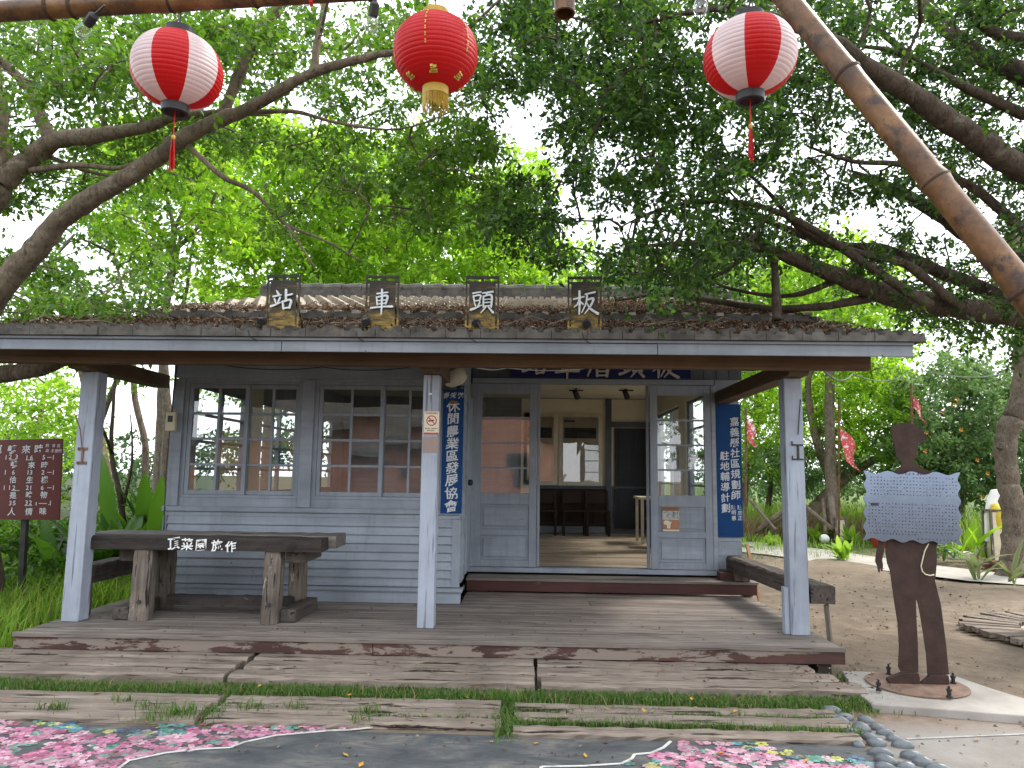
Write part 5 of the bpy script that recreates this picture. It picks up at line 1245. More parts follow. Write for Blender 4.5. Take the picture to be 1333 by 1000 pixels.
# left banyan
gapsB = [(215, 265, 60, 20), (60, 175, 26, 26), (345, 235, 60, 40), (440, 300, 60, 40), (120, 330, 60, 30), (390, 155, 30, 16), (365, 105, 22, 10), (60, 285, 40, 24), (15, 95, 20, 20), (545, 330, 60, 40), (300, 320, 60, 40)]
bl = P(-60, 700, 6.6); bl.z = 0
lb = [
 [(Vector((bl.x - .1, 6.6, -.1)), .45), (Vector((bl.x, 6.6, 1.0)), .33), (P(-75, 430, 6.4), .28), (P(-45, 300, 6.3), .22), (P(-14, 235, 6.2), .17), (P(-8, 170, 6.2), .12), (P(-18, 80, 6.2), .10)],
 L3((-40, 440, 6.3, 0.1292), (0, 375, 6.2, 0.1088), (40, 332, 6.1, 0.0986), (78, 288, 6, 0.0884), (125, 254, 5.9, 0.0816), (180, 222, 5.8, 0.0714), (235, 182, 5.6, 0.0646), (280, 160, 5.5, 0.0578), (330, 138, 5.3, 0.0476), (400, 98, 5.1, 0.0374), (450, 82, 5, 0.034), (520, 68, 4.9, 0.0204), (600, 75, 4.9, 0.00952)),
 L3((-5, 240, 6.2, 0.112), (28, 215, 6.2, 0.092), (70, 184, 6.1, 0.076), (130, 176, 6, 0.064), (190, 165, 5.9, 0.048), (225, 154, 5.8, 0.04), (285, 147, 5.7, 0.024), (350, 150, 5.7, 0.0112)),
 L3((68, 186, 6.1, 0.064), (52, 150, 6.1, 0.052), (38, 118, 6.1, 0.044), (15, 92, 6.1, 0.04), (-20, 60, 6.1, 0.032)),
 L3((285, 158, 5.5, 0.03375), (312, 95, 5.5, 0.04875), (330, 55, 5.5, 0.04125), (352, 22, 5.5, 0.0375), (380, -10, 5.5, 0.03375)),
 L3((-60, 500, 6.7, .11), (0, 488, 6.65, .085), (50, 479, 6.6, .075), (100, 462, 6.7, .07), (180, 440, 6.9, .04)),
 L3((245, 190, 5.6, .02), (290, 230, 5.6, .022), (330, 250, 5.7, .018), (372, 292, 5.8, .014), (420, 312, 5.9, .01), (470, 340, 6, .006)),
 L3((372, 292, 5.8, .012), (392, 320, 5.8, .01), (412, 352, 5.8, .006)),
 L3((300, 148, 5.4, 0.021), (380, 145, 5.4, 0.0168), (440, 160, 5.4, 0.012), (520, 168, 5.4, 0.0084), (600, 140, 5.4, 0.0054), (650, 115, 5.4, 0.0036)),
 L3((410, 95, 5.1, .03), (412, 60, 5.1, .028), (420, 20, 5.1, .022), (425, -30, 5.1, .02)),
 L3((40, 222, 6.2, .03), (100, 215, 6.1, .026), (160, 218, 6, .018), (210, 190, 5.9, .01)),
 L3((55, 200, 6.2, .02), (110, 222, 6.2, .016), (160, 232, 6.2, .008)),
]
cB = scatter([(-40, 20), (330, 10), (520, 10), (640, 60), (640, 110), (500, 60), (400, 70), (300, 110), (180, 110), (100, 120), (-40, 120)], 95, 4.6, 6.0, gapsB)
cB += scatter([(-40, 20), (330, 10), (520, 10), (640, 60), (650, 200), (560, 210), (470, 190), (380, 200), (300, 200), (180, 240), (100, 260), (-40, 280)], 290, 6.2, 7.8, gapsB)
cB += scatter([(300, 200), (480, 170), (640, 150), (680, 260), (600, 310), (520, 330), (430, 330), (340, 290)], 95, 5.8, 7.4, gapsB)
cB += scatter([(-40, 330), (60, 320), (190, 330), (200, 410), (120, 440), (-40, 430)], 36, 6.0, 8, gapsB)
cB += [(rnd.uniform(-6, .3), rnd.uniform(-1.5, 5.5), rnd.uniform(4.9, 6.4)) for _ in range(75)]  # more unseen clumps overhead, added to shade the deck
tree('banyan_tree', 'grey limbed banyan at the left whose big bough rises across the picture', 'tree', (bl.x, 6.6, 0), lb, cB, .28, 78, .066, .5, 'leaf_mid', 'bark', flat=.55, r0=.011)
# curved tree at the right edge of the yard
bc = G(1318, 752); 
lc = [[(Vector((bc.x, bc.y, -.1)), .30), (P(1320, 735, bc.y), .215), (P(1321, 690, bc.y), .175), (P(1317, 652, bc.y), .165), (P(1311, 621, bc.y), .165), (P(1308, 590, bc.y), .165), (P(1311, 565, bc.y), .165), (P(1322, 540, bc.y), .17), (P(1332, 500, bc.y), .16), (P(1333, 450, bc.y), .15), (P(1345, 400, bc.y), .13), (P(1320, 300, bc.y), .09)],
      [(P(1330, 490, bc.y), .10), (P(1360, 440, bc.y), .08), (P(1400, 380, bc.y), .06)], [(P(1303, 582, bc.y - .14), .05), (P(1302, 581, bc.y - .17), .06), (P(1302, 580, bc.y - .19), .03)]]
tree('curved_tree', 'tree with a bare curved trunk at the right edge of the yard', 'tree', (bc.x, bc.y, 0), lc, scatter([(1200, 380), (1420, 300), (1450, 480), (1330, 470), (1260, 450)], 55, bc.y - 1.5, bc.y + 1), .5, 60, .10, .5, 'leaf_mid', 'bark_pale', flat=.55)
# trees beyond the station
def back_tree(label, px, py, Y, trunk, crown, n, rad, per, L, mat='leaf_lime', bark='bark_pale', name='leafy_tree', r=.12, gaps=None, dY=2.2, group='light green trees behind the station', _=0):
    """trunk: list of pixel polylines at depth Y; crown: outline"""
    b = P(px, py, Y); b.z = 0; limbs = []
    for i, t_ in enumerate(trunk):
        k = len(t_); sl2 = rnd.uniform(-1.2, 1.2) if i else 0; pts = [(P(x, y, Y + sl2 * q / max(1, k - 1)), r * (1 - .65 * q / max(1, k - 1)) * (1 if i == 0 else .55)) for q, (x, y) in enumerate(t_)]
        if i == 0: pts = [(Vector((b.x, Y, -.1)), r * 1.25)] + pts
        limbs.append(pts)
    return tree(name, label, 'tree', (b.x, Y, 0), limbs, scatter(crown, int(n * 1.3), Y - dY, Y + dY, gaps), rad, int(per * 1.45), L * 1.08, .52, mat, bark, group, flat=.6, r0=.02, frac=.5)
back_tree('pale tree with a forked trunk seen above the left end of the roof', 215, 600, 13.5, [[(218, 560), (212, 430), (222, 350), (226, 300), (212, 240)], [(224, 330), (262, 290), (285, 240), (300, 180)], [(226, 300), (240, 270), (268, 210)]], [(120, 150), (320, 140), (380, 260), (340, 330), (250, 300), (200, 330), (120, 300)], 70, .55, 62, .13, r=.08, gaps=[(215, 270, 30, 30), (340, 235, 30, 22)])
back_tree('pale slender tree just left of the station with a wavy trunk', 185, 600, 12.5, [[(190, 600), (176, 520), (172, 440), (160, 380), (148, 330)], [(172, 440), (190, 380), (205, 330)]], [(40, 220), (180, 190), (240, 330), (210, 420), (130, 400), (40, 400)], 30, .5, 50, .11, mat='leaf_mid', r=.06, gaps=[(190, 290, 22, 20), (130, 390, 40, 24)])
back_tree('upright tree with two dark stems beside the left roof corner', 205, 620, 15, [[(206, 600), (210, 500), (214, 420), (226, 360), (236, 300)], [(212, 430), (240, 390), (250, 320), (262, 280)]], [(150, 170), (300, 160), (330, 300), (240, 380), (160, 360)], 32, .6, 50, .12, r=.085, gaps=[(240, 350, 40, 26)])
back_tree('tall lime tree above the leftmost gilt board', 350, 560, 17, [[(350, 540), (352, 420), (362, 330), (345, 240)], [(360, 330), (400, 260), (420, 200)]], [(250, 230), (330, 150), (440, 170), (470, 300), (420, 400), (330, 390), (270, 380)], 105, .75, 72, .15, gaps=[(335, 355, 20, 18), (440, 200, 26, 18)])
back_tree('broad lime tree above the middle of the roof', 500, 560, 18, [[(500, 540), (498, 420), (506, 320), (520, 220)], [(503, 330), (545, 270), (570, 210)], [(503, 330), (460, 280), (450, 210)]], [(400, 190), (520, 170), (640, 240), (650, 400), (540, 400), (420, 400), (390, 290)], 150, .8, 78, .15, gaps=[(575, 200, 26, 18), (450, 235, 24, 16)])
back_tree('bright round tree between the third and fourth gilt boards', 660, 560, 19, [[(660, 540), (662, 420), (668, 330), (680, 260)]], [(600, 290), (650, 190), (700, 200), (730, 300), (720, 400), (620, 400)], 66, .8, 70, .15, gaps=[(640, 200, 20, 24)])
back_tree('far leafy tree seen through banyan branches above the right roof slope', 880, 560, 20, [[(880, 540), (885, 430), (870, 330), (850, 280)]], [(740, 340), (800, 330), (900, 330), (980, 320), (1040, 350), (1040, 420), (760, 400)], 80, .8, 62, .15, mat='leaf_mid')
back_tree('lime tree showing over the right end of the porch roof', 1080, 560, 18, [[(1080, 540), (1085, 420), (1100, 330)]], [(990, 330), (1080, 300), (1190, 330), (1180, 420), (1060, 440), (1000, 420)], 50, .7, 60, .14)
# left distance
back_tree('feathery pale tree at the left edge behind the song board', 40, 640, 20, [[(45, 640), (50, 560), (60, 500)]], [(-60, 480), (60, 470), (130, 500), (120, 590), (40, 600), (-60, 600)], 52, .8, 62, .14, mat='leaf_lime', group='trees at the left edge')
back_tree('leaning dark stem tree behind the left post', 135, 680, 11.5, [[(140, 660), (128, 570), (112, 500), (92, 440), (70, 380)], [(126, 560), (150, 500), (170, 450)]], [(-20, 360), (80, 330), (150, 380), (140, 440), (30, 450)], 24, .5, 46, .10, mat='leaf_mid', bark='bark', r=.10, group='trees at the left edge')
back_tree('thin bare forked sapling between left post and station corner', 160, 720, 9.2, [[(165, 720), (155, 640), (145, 590), (148, 520), (152, 470)], [(146, 590), (128, 540), (122, 490)], [(160, 660), (172, 600), (170, 540)]], [(120, 470), (200, 460), (205, 500), (130, 500)], 4, .3, 20, .09, mat='leaf_mid', bark='bark_dark', r=.04, group='trees at the left edge')
# right distance
back_tree('bright green tree hanging over the red flags right of the station', 968, 660, 21, [[(968, 660), (972, 600), (985, 540), (980, 480)], [(980, 540), (1010, 500), (1040, 480)]], [(955, 470), (1040, 470), (1045, 560), (1030, 610), (960, 610), (950, 560)], 95, .55, 80, .095, r=.13, group='trees right of the station')
t_ = back_tree('bright green tree on a leaning brown trunk behind the right post', 1042, 700, 19, [[(1042, 698), (1056, 672), (1072, 650), (1100, 622), (1130, 603), (1160, 590)], [(1085, 640), (1060, 560), (1052, 500), (1065, 470), (1085, 460)], [(1060, 560), (1100, 560), (1120, 540)]], [(1050, 480), (1110, 450), (1190, 480), (1200, 560), (1175, 600), (1140, 590), (1090, 580), (1060, 560)], 92, .46, 80, .105, r=.21, bark='bark', dY=1.5, group='trees right of the station', gaps=[(1075, 495, 20, 14), (1095, 612, 24, 14)])
back_tree('big dark green shrub tree with orange blossoms behind the figure', 1250, 700, 19, [[(1250, 690), (1250, 600), (1240, 540)], [(1250, 600), (1300, 540)]], [(1170, 500), (1230, 460), (1320, 480), (1420, 470), (1440, 640), (1300, 645), (1180, 645), (1150, 600)], 240, .68, 88, .115, mat='leaf_back', r=.1, group='trees right of the station')
cen = scatter([(1170, 490), (1300, 480), (1360, 500), (1360, 650), (1180, 650)], 22, 16.6, 17.4)
mb = MB()
for c in cen:
    for k in range(4):
        a = k * 1.5708; mb.add([c, (c[0] + .05 * math.cos(a), c[1] - .04, c[2] + .05 * math.sin(a)), (c[0] + .05 * math.cos(a + .9), c[1] - .05, c[2] + .05 * math.sin(a + .9))], [(0, 1, 2)])
o = mb.build('orange_blossoms', 'orange'); o['kind'] = 'stuff'
back_tree('dark shady bush below the trees beside the right blue board', 1000, 690, 20.5, [[(1000, 690), (1000, 660), (1005, 620)]], [(950, 590), (1060, 580), (1150, 600), (1170, 650), (1100, 640), (950, 640)], 60, .55, 70, .10, mat='leaf_back', bark='bark_dark', group='trees right of the station')
# distant masses
cen = np.array([(x, rnd.uniform(36, 46), rnd.uniform(.3, 1) ** .7 * (3.4 + 1.3 * math.sin(x * .35) + .8 * math.sin(x * .9))) for x in np.linspace(-42, 48, 620) + rng.normal(0, .6, 620)])
pos, ld = crown_points(cen, 1.1, 46, .7)
o = leaves('far_woods', pos, ld, .3, .6, 'leaf_far'); o['kind'] = 'stuff'
# backdrop of bright leaves further behind the station
cen = np.array(scatter([(250, 330), (330, 300), (640, 290), (740, 330), (1100, 330), (1180, 420), (1180, 520), (250, 520)], 430, 24, 29, [(330, 330, 30, 20), (460, 315, 20, 12)]))
pos, ld = crown_points(cen, 1.1, 96, .7)
o = leaves('rear_woods', pos, ld, .24, .55, 'leaf_lime'); o['kind'] = 'stuff'

# ------------------------------------------------------------------ low plants
def lance_plant(px, py, label, n, ln, wd, mat='leaf_broad', name='broad_leaf_plant', group='broad-leaved plants beside the deck', up=.9, z=0, Y=None, cat='plant', edge=None, spread=.18):
    g = G(px, py) if Y is None else Vector((P(px, py, Y).x, Y, 0))
    t = thing(name, label, cat, (g.x, g.y, z), group); mb = MB()
    for i in range(n):
        az = rnd.uniform(0, 6.283); el = rnd.uniform(up * .55, min(1.45, up * 1.35)); l = ln * rnd.uniform(.6, 1.15); w_ = wd * rnd.uniform(.8, 1.2)
        b = Vector((g.x + rnd.uniform(-spread, spread), g.y + rnd.uniform(-spread, spread), z + rnd.uniform(0, ln * .35))); d = Vector((math.cos(az), math.sin(az), 0)); s = Vector((-d.y, d.x, 0)); rows_ = []; k = 7
        for j in range(k):
            q = j / (k - 1); e = el - q * q * .9; b2 = b + d * (l * q * math.cos(el) + l * q * q * .18) + Vector((0, 0, l * (q * math.sin(el) - .30 * q * q * (1.5 - el))))
            ww = w_ * (math.sin(math.pi * min(1, .12 + q * .86)) ** .8) * .5
            f_ = Vector((0, 0, ww * .35)); rows_.append((b2 - s * ww + f_, b2 - s * ww * .62 + f_ * .6, b2, b2 + s * ww * .62 + f_ * .6, b2 + s * ww + f_))
        o_ = len(mb.v); mb.v += [tuple(p) for r_ in rows_ for p in r_]
        for j in range(k - 1):
            for c_ in range(4): mb.f.append((o_ + j * 5 + c_, o_ + j * 5 + c_ + 1, o_ + (j + 1) * 5 + c_ + 1, o_ + (j + 1) * 5 + c_)); mb.mi.append(1 if edge and c_ in (0, 3) else 0)
    mb.build('leaves', [mat, edge] if edge else mat, t, smooth=True); return t
lance_plant(20, 770, 'tall broad-leaved plant rising behind the song board', 16, 1.5, .17, Y=9.5, up=1.2)
lance_plant(180, 740, 'broad-leaved plant against the station corner, nearest the wall', 26, 1.35, .17, Y=8.8, up=1.1, spread=.3)
lance_plant(150, 760, 'broad-leaved plant right behind the left post', 18, 1.1, .17, Y=8.4, up=1.1, spread=.2)
lance_plant(85, 770, 'low broad-leaved plant between song board and left post', 16, 1.0, .17, Y=8.3, up=1.0, spread=.25)
lance_plant(205, 745, 'broad-leaved plant hidden by the wall edge and the table', 18, 1.1, .15, Y=9.6, up=1.1, spread=.3)
b = []
for px, Y, n_, sx_, h in ((0, 8.6, 55, .5, 1.0), (100, 9.5, 70, .9, 1.0), (170, 10.5, 60, 1.0, 1.2), (60, 8.0, 40, .5, .55)):
    g = P(px, 700, Y); b += [(rnd.gauss(g.x, sx_ * .6), rnd.gauss(Y, .4), abs(rnd.gauss(h * .55, h * .25))) for _ in range(n_)]
pos, ld = crown_points(np.array(b), .30, 40, .8); o = leaves('undergrowth', pos, ld, .09, .5, 'leaf_mid'); o['kind'] = 'stuff'
def pts_rect(n, x0, x1, y0, y1, z=0): return np.stack([rng.uniform(x0, x1, n), rng.uniform(y0, y1, n), np.full(n, z)], 1)
o = blades('tall_grass', np.concatenate([pts_rect(5200, -7.5, -4.12, 5.75, 8.6), pts_rect(2600, -5.2, -3.85, 7.3, 9.5)]), .44, .75, .011, 'grass'); o['kind'] = 'stuff'
n = 9000; x = rng.uniform(2.6, 24, n); y = rng.uniform(15.2, 24, n); keep = (np.sin(x * 1.7) + np.sin(y * 2.3 + x) + rng.uniform(-1.2, 1.2, n)) > -.5
bp = np.stack([x, y, np.zeros(n)], 1)[keep]
o = blades('yard_grass', bp, .30, .7, .016, 'grass'); o['kind'] = 'stuff'
bp = np.concatenate([pts_rect(1700, 4.2, 9.5, 17.9, 18.8), pts_rect(700, 8, 13, 14.5, 18)])
o = blades('dry_brush', bp, .7, .9, .014, 'straw'); o['kind'] = 'stuff'
bp = np.concatenate([pts_rect(2600, 8.5, 16, 13.6, 17.5), pts_rect(4600, 4.2, 11.5, 18.8, 22)]); o = blades('long_grass', bp, .95, .6, .018, 'grass'); o['kind'] = 'stuff'
bp = np.concatenate([np.array([tuple(G(rnd.uniform(960, 1333), rnd.uniform(696, 728))) for _ in range(2400)])]); o = blades('verge_grass', bp, .10, .8, .010, 'turf'); o['kind'] = 'stuff'
SPT = ((975, 698, 'small green plant at the edge of the right blue board'), (1002, 694, 'small green plant beyond the path, just left of the right post'), (1063, 706, 'small green plant by the middle garden light'), (1106, 711, 'small green plant left of the metal panel'), (1096, 731, 'small green plant in front of the pale path'), (1003, 712, 'tiny seedling on the near side of the path by the right post'))
for i, (px, py, lb_) in enumerate(SPT): lance_plant(px, py, lb_, 22, .42 if i < 5 else .28, .09, 'grass', 'small_plant', 'small plants along the path', up=1.0, spread=.10)
for px, py, lb_, n_ in ((1270, 757, 'snake plant with yellow edged leaves, left one by the brick heap', 11), (1318, 768, 'snake plant with yellow edged leaves leaning on the brick heap', 7)): lance_plant(px, py, lb_, n_, .62, .085, 'leaf_back', 'snake_plant', 'variegated snake plants', up=1.0, spread=.06, edge='straw')
lance_plant(1236, 735, 'dark spiky plant below the right edge of the metal panel', 14, .7, .07, 'leaf_back', 'spiky_plant', None, up=.9)
lance_plant(1255, 700, 'large leaved plant right of the metal panel', 14, .8, .15, 'leaf_lime', 'large_leaf_plant', None, Y=14, up=1.0, spread=.25)

# ================================================================== YARD THINGS AT THE RIGHT
def flag(px, py0, py1, Y, fl, label, tilt=0):
    b = P(px, py1, Y); a = P(px - tilt, py0, Y); t = thing('banner_flag', label, 'flag', (b.x, Y, b.z), 'red banner flags along the yard')
    MB().tube([b, a], .028, 7).build('pole', 'bamboo', t)
    mb = MB(); (x0, y0), (x1, y1), wd = fl; k = 12; m_ = 5
    for i in range(k + 1):
        s = i / k; c = P(x0 + (x1 - x0) * s, y0 + (y1 - y0) * s, Y)
        for j in range(m_):
            q = j / (m_ - 1); mb.v.append((c.x + wd * q * (.62 + .12 * math.sin(s * 7)), Y - .03 + .05 * math.sin(q * 6 + s * 4), c.z - wd * q * .55 + .012 * math.sin(s * 11 + q * 3)))
    for i in range(k):
        for j in range(m_ - 1): mb.f.append((i * m_ + j, i * m_ + j + 1, (i + 1) * m_ + j + 1, (i + 1) * m_ + j)); mb.mi.append(0)
    mb.build('cloth', 'flagcloth', t, smooth=True)
nt = NT('flag_cloth'); f = noise(nt, coords(nt), 9, 3); M['flagcloth'] = finish(nt, ramp(nt, f, [(.40, (.70, .62, .62)), (.46, (.55, .10, .10)), (.6, (.55, .06, .06)), (.66, (.7, .5, .5))]), .7)
flag(1092, 522, 700, 17.2, ((1092, 556), (1100, 600), .46), 'red and white banner flag in front of the leaning trunk')
flag(971, 530, 700, 17.2, ((972, 546), (974, 576), .28), 'faded red flag nearest the right blue board'); flag(1021, 530, 700, 17.2, ((1015, 545), (1018, 566), .26), 'red flag half hidden behind the right post')
flag(1190, 500, 690, 16.2, ((1184, 514), (1196, 545), .24), 'pinkish rolled flag behind the head of the figure', 4)
def garden_light(px, pyb, h, label, Y=None):
    g = G(px, pyb); t = thing('garden_light', label, 'garden light', (g.x, g.y, 0), 'boxy garden lights'); s = .115
    mb = MB()
    for a, b_ in ((-1, -1), (1, -1), (1, 1), (-1, 1)): mb.box(g.x + a * s - .02, g.x + a * s + .02, g.y + b_ * s - .02, g.y + b_ * s + .02, 0, h)
    mb.box(g.x - s - .025, g.x + s + .025, g.y - s - .025, g.y + s + .025, h + .001, h + .03); mb.build('frame', 'grey_timber', t)
    MB().box(g.x - s + .022, g.x + s - .022, g.y - s + .005, g.y + s - .005, .05, h - .02).build('panel', 'cream_box', t)
garden_light(1093, 707, .56, 'cream boxy garden light left of the metal panel'); garden_light(1023, 697, .50, 'cream boxy garden light half behind the right post')
g = G(1297, 735); garden_light(1297, 735, .95, 'tall cream boxy garden light below the yellow oval')
t = thing('garden_ornament', 'white wavy ornament with a yellow oval beside the curved trunk', 'ornament', (g.x, g.y, .98))
def gp(px, py): c = P(px, py, g.y); return (c.x, c.z)
MB().prism([gp(*p) for p in ((1286, 706), (1285, 672), (1289, 650), (1294, 638), (1301, 637), (1312, 645), (1322, 640), (1330, 655), (1332, 700), (1320, 704), (1300, 702))], 'Y', g.y + .02, g.y + .12).build('hood', 'white', t, bevel=.02)
mb = MB(); c = P(1297, 674, g.y); mb.lathe([(0, -.27), (.08, -.24), (.115, -.12), (.12, .02), (.10, .16), (.06, .24), (0, .26)], (c.x, g.y - .02, c.z), 20); mb.build('oval', plain('yellow_plastic', (.65, .48, .04), None, 5, .4), t, smooth=True)
nb_ = 0
BK = ((1288, 745, .0), (1302, 747, .0), (1316, 746, 0), (1330, 748, .0), (1290, 745, .07), (1305, 747, .07), (1325, 746, .07), (1296, 746, .14), (1328, 746, .14), (1318, 745, .21))
bl_ = ('left end of the heap, bottom row', 'bottom row under the split brick', 'bottom row in front of the trunk', 'bottom row at the picture edge', 'second row above the left end', 'second row before the trunk', 'second row at the picture edge', 'topmost on the left side', 'third row at the picture edge', 'topmost on the right side')
for (px, py, z), lb_ in zip(BK, bl_):
    q = G(px, py); mb = MB(); mb.box(-.11, .11, -.05, .05, 0, .062); o = mb.build('brick', 'loose_brick', bevel=.006, jitter=.004); o.location = (q.x, q.y, z * 1.0 + .002); o.rotation_euler = (0, 0, R(rnd.uniform(-20, 20))); tag(o, 'old loose brick, ' + lb_, 'brick', 'bricks heaped at the foot of the curved tree')
t = thing('red_pot', 'red flower pot low behind the metal panel', 'pot', tuple(G(1151, 716))); mb = MB(); mb.lathe([(0, 0), (.20, 0), (.27, .30), (.29, .30), (.29, .36), (.25, .36), (.24, .3), (0, .29)], tuple(G(1151, 716)), 20); mb.build('pot', plain('red_glaze', (.38, .04, .025), None, 4, .4), t, smooth=False)
for pts, r_, lb_ in ((((1043, 655), (1085, 690)), .045, 'grey pole propped diagonally against the leaning trunk'), (((1079, 614), (1086, 690)), .06, 'pale grey post standing before the leaning trunk'), (((1072, 650), (1075, 695)), .035, 'thin brown stake beside the pale grey post'), (((985, 692), (1022, 664)), .05, 'fallen grey pole lying in the dry brush'), (((1000, 690), (1030, 668)), .035, 'short grey stick in the dry brush near the post'), (((975, 650), (1010, 690)), .03, 'thin stick sloping through the dry brush')):
    mb = MB(); mb.tube([P(*pts[0], 18.1), P(*pts[1], 17.7)], r_ * 1.25, 7); one(mb, 'wooden_pole', 'twig', lb_, 'pole')
mb = MB(); c = P(1073, 692, 17.3); mb.lathe([(.11 * math.cos(-1.57 + 3.14 * k / 10), .11 * math.sin(-1.57 + 3.14 * k / 10)) for k in range(11)], (c.x, 17.3, .12), 16); one(mb, 'white_ball', 'white', 'round white ball lying at the foot of the poles', 'ball', smooth=True)
mb = MB(); c = G(1255, 728); mb.box(c.x - .25, c.x + .25, c.y - .1, c.y + .1, 0, .14); one(mb, 'white_block', 'white', 'white block on the verge right of the figure', 'block', bevel=.02)
# round plank edging
cx, cy = G(1425, 838)[:2]; t = thing('plank_circle', 'round platform edged with radial planks at the right edge', 'platform', (cx, cy, 0)); mb = MB()
for k in range(52):
    a = k / 52 * 6.2832; d = Vector((math.cos(a), math.sin(a), 0)); r1 = 1.05 + rnd.uniform(-.04, .05)
    mb.bar((cx + d.x * .58, cy + d.y * .58, .075 + rnd.uniform(0, .01)), (cx + d.x * r1, cy + d.y * r1, .08 + rnd.uniform(-.010, .016)), .055, .05, (0, 0, 1), .095, .05)
mb.build('planks', 'sleeper', t, bevel=.004)
mb = MB(); mb.lathe([(0, .07), (.57, .07), (.57, -.01)], (cx, cy, 0), 40); mb.build('paving', 'slab', t)
one(MB().box(*sorted((P(236, 560, 21).x, P(246, 560, 21).x)), 21, 21.3, .4, 1.8), 'blue_tarp', plain('blue_sheet', (.05, .22, .5), None, 3, .6), 'blue sheet far behind the plants left of the station', 'tarp', bevel=.02)
mb = MB(); c = P(225, 690, 17); mb.box(c.x - .08, c.x + .08, 17, 17.16, 0, 3.0); one(mb, 'concrete_post', 'slab', 'pale concrete post far left beside the wavy trunk', 'post', bevel=.01)
# pinkish red cloth left inside, hidden yellow vest etc. are only reflections: not built

# ================================================================== LITTER
def on_roof(n, yfun, x0, x1, F_, B_, dens):
    x = rng.uniform(x0, x1, n); s = yfun(n); y = F_[0] + (B_[0] - F_[0]) * s; z = F_[1] + (B_[1] - F_[1]) * s
    return np.stack([x, y, z], 1)
p1 = on_roof(30000, lambda n: rng.uniform(.05, 1, n) ** .8, -4.7, 2.9, PF, PB, 1); p1[:, 2] += rng.uniform(.03, .10, len(p1)) * np.clip((p1[:, 1] - 5.6) * 1.2, .75, 1.25)
p2 = on_roof(11000, lambda n: np.clip(rng.beta(1.0, 2.6, n) * .36, 0.01, .9), -3.8, 2.65, UF, UR, 1); p2[:, 2] += rng.uniform(.04, .085, len(p2))
p3 = on_roof(7000, lambda n: rng.uniform(.02, .8, n), .6, 2.6, UF, UR, 1); p3[:, 2] += rng.uniform(.04, .085, len(p3))
for pp, nm in ((p1, 'leaf_litter'), (np.concatenate([p2, p3]), 'leaf_litter')):
    d = rng.normal(size=pp.shape) * np.array([1, 1, .45]); o = leaves(nm, pp, d, .042, .40, 'litter'); o['kind'] = 'stuff'
mb = MB()
for _ in range(95):
    x = rnd.uniform(-4.2, 2.7); y = rnd.uniform(5.7, 7.6); z = PF[1] + (y - PF[0]) * sl_ + .09
    if y > 7.0: z = UF[1] + (y - UF[0]) * .29 + .08
    a = rnd.uniform(-1.2, 1.2); l = rnd.uniform(.1, .45); mb.tube([(x, y, z), (x + l * .5 * math.cos(a), y + l * .3 * math.sin(a), z + rnd.uniform(0, .08)), (x + l * math.cos(a), y + l * .6 * math.sin(a), z + rnd.uniform(-.04, .06))], [.006, .0045, .002], 4, False)
o = mb.build('roof_twigs', 'twig'); o['kind'] = 'stuff'
bp = np.concatenate([pts_rect(420, -4, 2.2, 4.0, 5.9, .045), pts_rect(260, 1.9, 5, 3.8, 9, .01), pts_rect(130, -3.9, 2.2, 5.95, 7.3, .228), pts_rect(90, 1.9, 2.5, 5.2, 5.9, .1)])
bp[:420, 2] = np.where(bp[:420, 1] > 5.3, .098, np.where(bp[:420, 1] < 4.44, .012, .06)); d = rng.normal(size=bp.shape) * np.array([1, 1, .12])
o = leaves('ground_litter', bp, d, .032, .4, 'litter'); o['kind'] = 'stuff'
cp = np.concatenate([pts_rect(900, 2.4, 9, 5.4, 15, 0), pts_rect(90, 2.2, 5, 4.0, 5.5, .004)]); mb = MB()
for p in cp:
    r_ = abs(rnd.gauss(.006, .005)) + .003; a = rnd.uniform(0, 6.28)
    ring = [(p[0] + r_ * rnd.uniform(.7, 1.3) * math.cos(a + k * 1.2566), p[1] + r_ * rnd.uniform(.7, 1.3) * math.sin(a + k * 1.2566), p[2] - .002) for k in range(5)]
    mb.add(ring + [(p[0], p[1], p[2] + r_ * .8)], [(k, (k + 1) % 5, 5) for k in range(5)])
o = mb.build('soil_clods', plain('clod', (.16, .125, .09), (.07, .055, .042), 3, .95)); o['kind'] = 'stuff'
bp = np.concatenate([pts_rect(700, 2.4, 9, 5.6, 14.5, .012)]); d = rng.normal(size=bp.shape) * np.array([1, 1, .12]); o = leaves('yard_litter', bp, d, .045, .4, 'litter'); o['kind'] = 'stuff'
YL = ((12, 882, .03), (125, 903, .06), (190, 940, .012), (205, 948, .012), (338, 893, .05), (455, 905, .06), (608, 908, .06), (470, 996, .012), (698, 968, .012), (762, 984, .012), (790, 923, .06), (838, 925, .06), (900, 910, .06), (957, 926, .05), (938, 980, .012), (1035, 893, .09), (1043, 985, .012), (640, 966, .012), (450, 983, .012), (555, 932, .06), (1272, 962, .015), (1050, 990, .012))
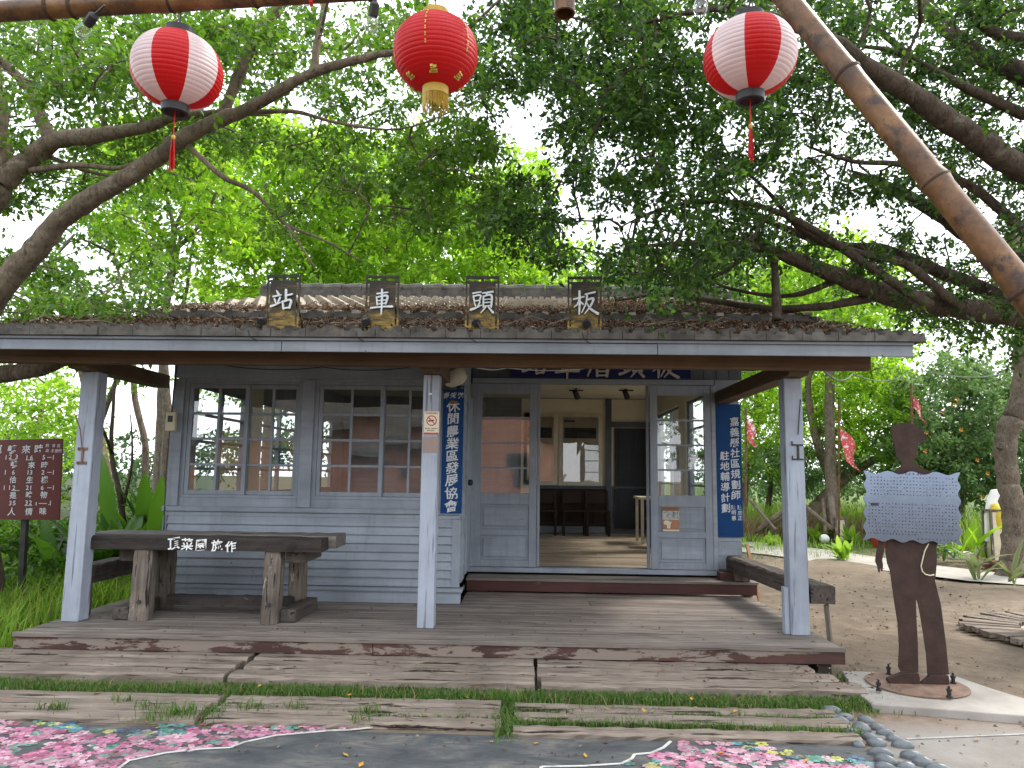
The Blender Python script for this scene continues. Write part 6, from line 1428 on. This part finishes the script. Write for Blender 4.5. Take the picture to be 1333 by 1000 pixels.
for px, py, z in YL:
    q = G(px, py, z); a = rnd.uniform(0, 6); l = rnd.uniform(.016, .028); mb = MB(); d = Vector((math.cos(a), math.sin(a), 0)); s = Vector((-d.y, d.x, 0)) * l * .5
    mb.add([q - d * l, q + s + Vector((0, 0, .006)), q + d * l + Vector((0, 0, .008)), q - s + Vector((0, 0, .002)), q + Vector((0, 0, .001))], [(0, 4, 1), (1, 4, 2), (2, 4, 3), (3, 4, 0)])
    one(mb, 'fallen_leaf', 'yleaf', 'small yellow leaf fallen on the sleepers or the painted ground', 'leaf', group='fallen yellow leaves')

# ================================================================== BRICK HOUSE BEHIND THE PHOTOGRAPHER, mirrored in the panes
h = thing('brick_house', 'red brick house with grey tiled roof and white edged gable, mirrored in the panes', 'house', (-3, -10, 0))
mb = MB(); mb.box(-11, 2, -12, -9.5, 0, 2.9); mb.prism([(-2.6, 0), (1.4, 0), (1.4, 2.9), (-.7, 4.3), (-2.6, 2.9)], 'Y', -10, -8); mb.build('wall', 'brick', h)
mb = MB(); mb.prism([(-9.0, 2.75), (-9.1, 2.95), (-12.0, 4.8), (-14, 4.8), (-14, 4.6)], 'X', -11.4, -2.7); mb.build('roof', 'tile_edge', h)
mb = MB()
for s in (-1, 1): mb.bar((-.62 + s * 2.2, -7.96, 2.8), (-.62, -7.96, 4.42), .16, .14)
mb.build('gable_edge', 'white', h)
for x in (-8, -5.2, -.9):
    y = -7.98 if x > -2 else -9.48
    f_ = MB().box(x, x + .9, y, y + .04, 1.1, 2.2).build('window', 'dim', h); MB().box(x + .1, x + .8, y + .041, y + .05, 1.2, 2.1).build('pane', 'dark_door', f_)
tree('garden_tree', 'leafy tree beside the brick house, mirrored in the right door panes', 'tree', (6.5, -9, 0), [[(Vector((6.5, -9, -.1)), .3), (Vector((6.4, -9, 1.5)), .22), (Vector((6.7, -9, 3.2)), .16), (Vector((6.2, -9, 4.6)), .1)]], [(rnd.gauss(6.4, 1.3), rnd.gauss(-9, 1.1), rnd.gauss(4.2, 1.0)) for _ in range(120)], .6, 50, .16, .5, 'leaf_mid', 'bark')
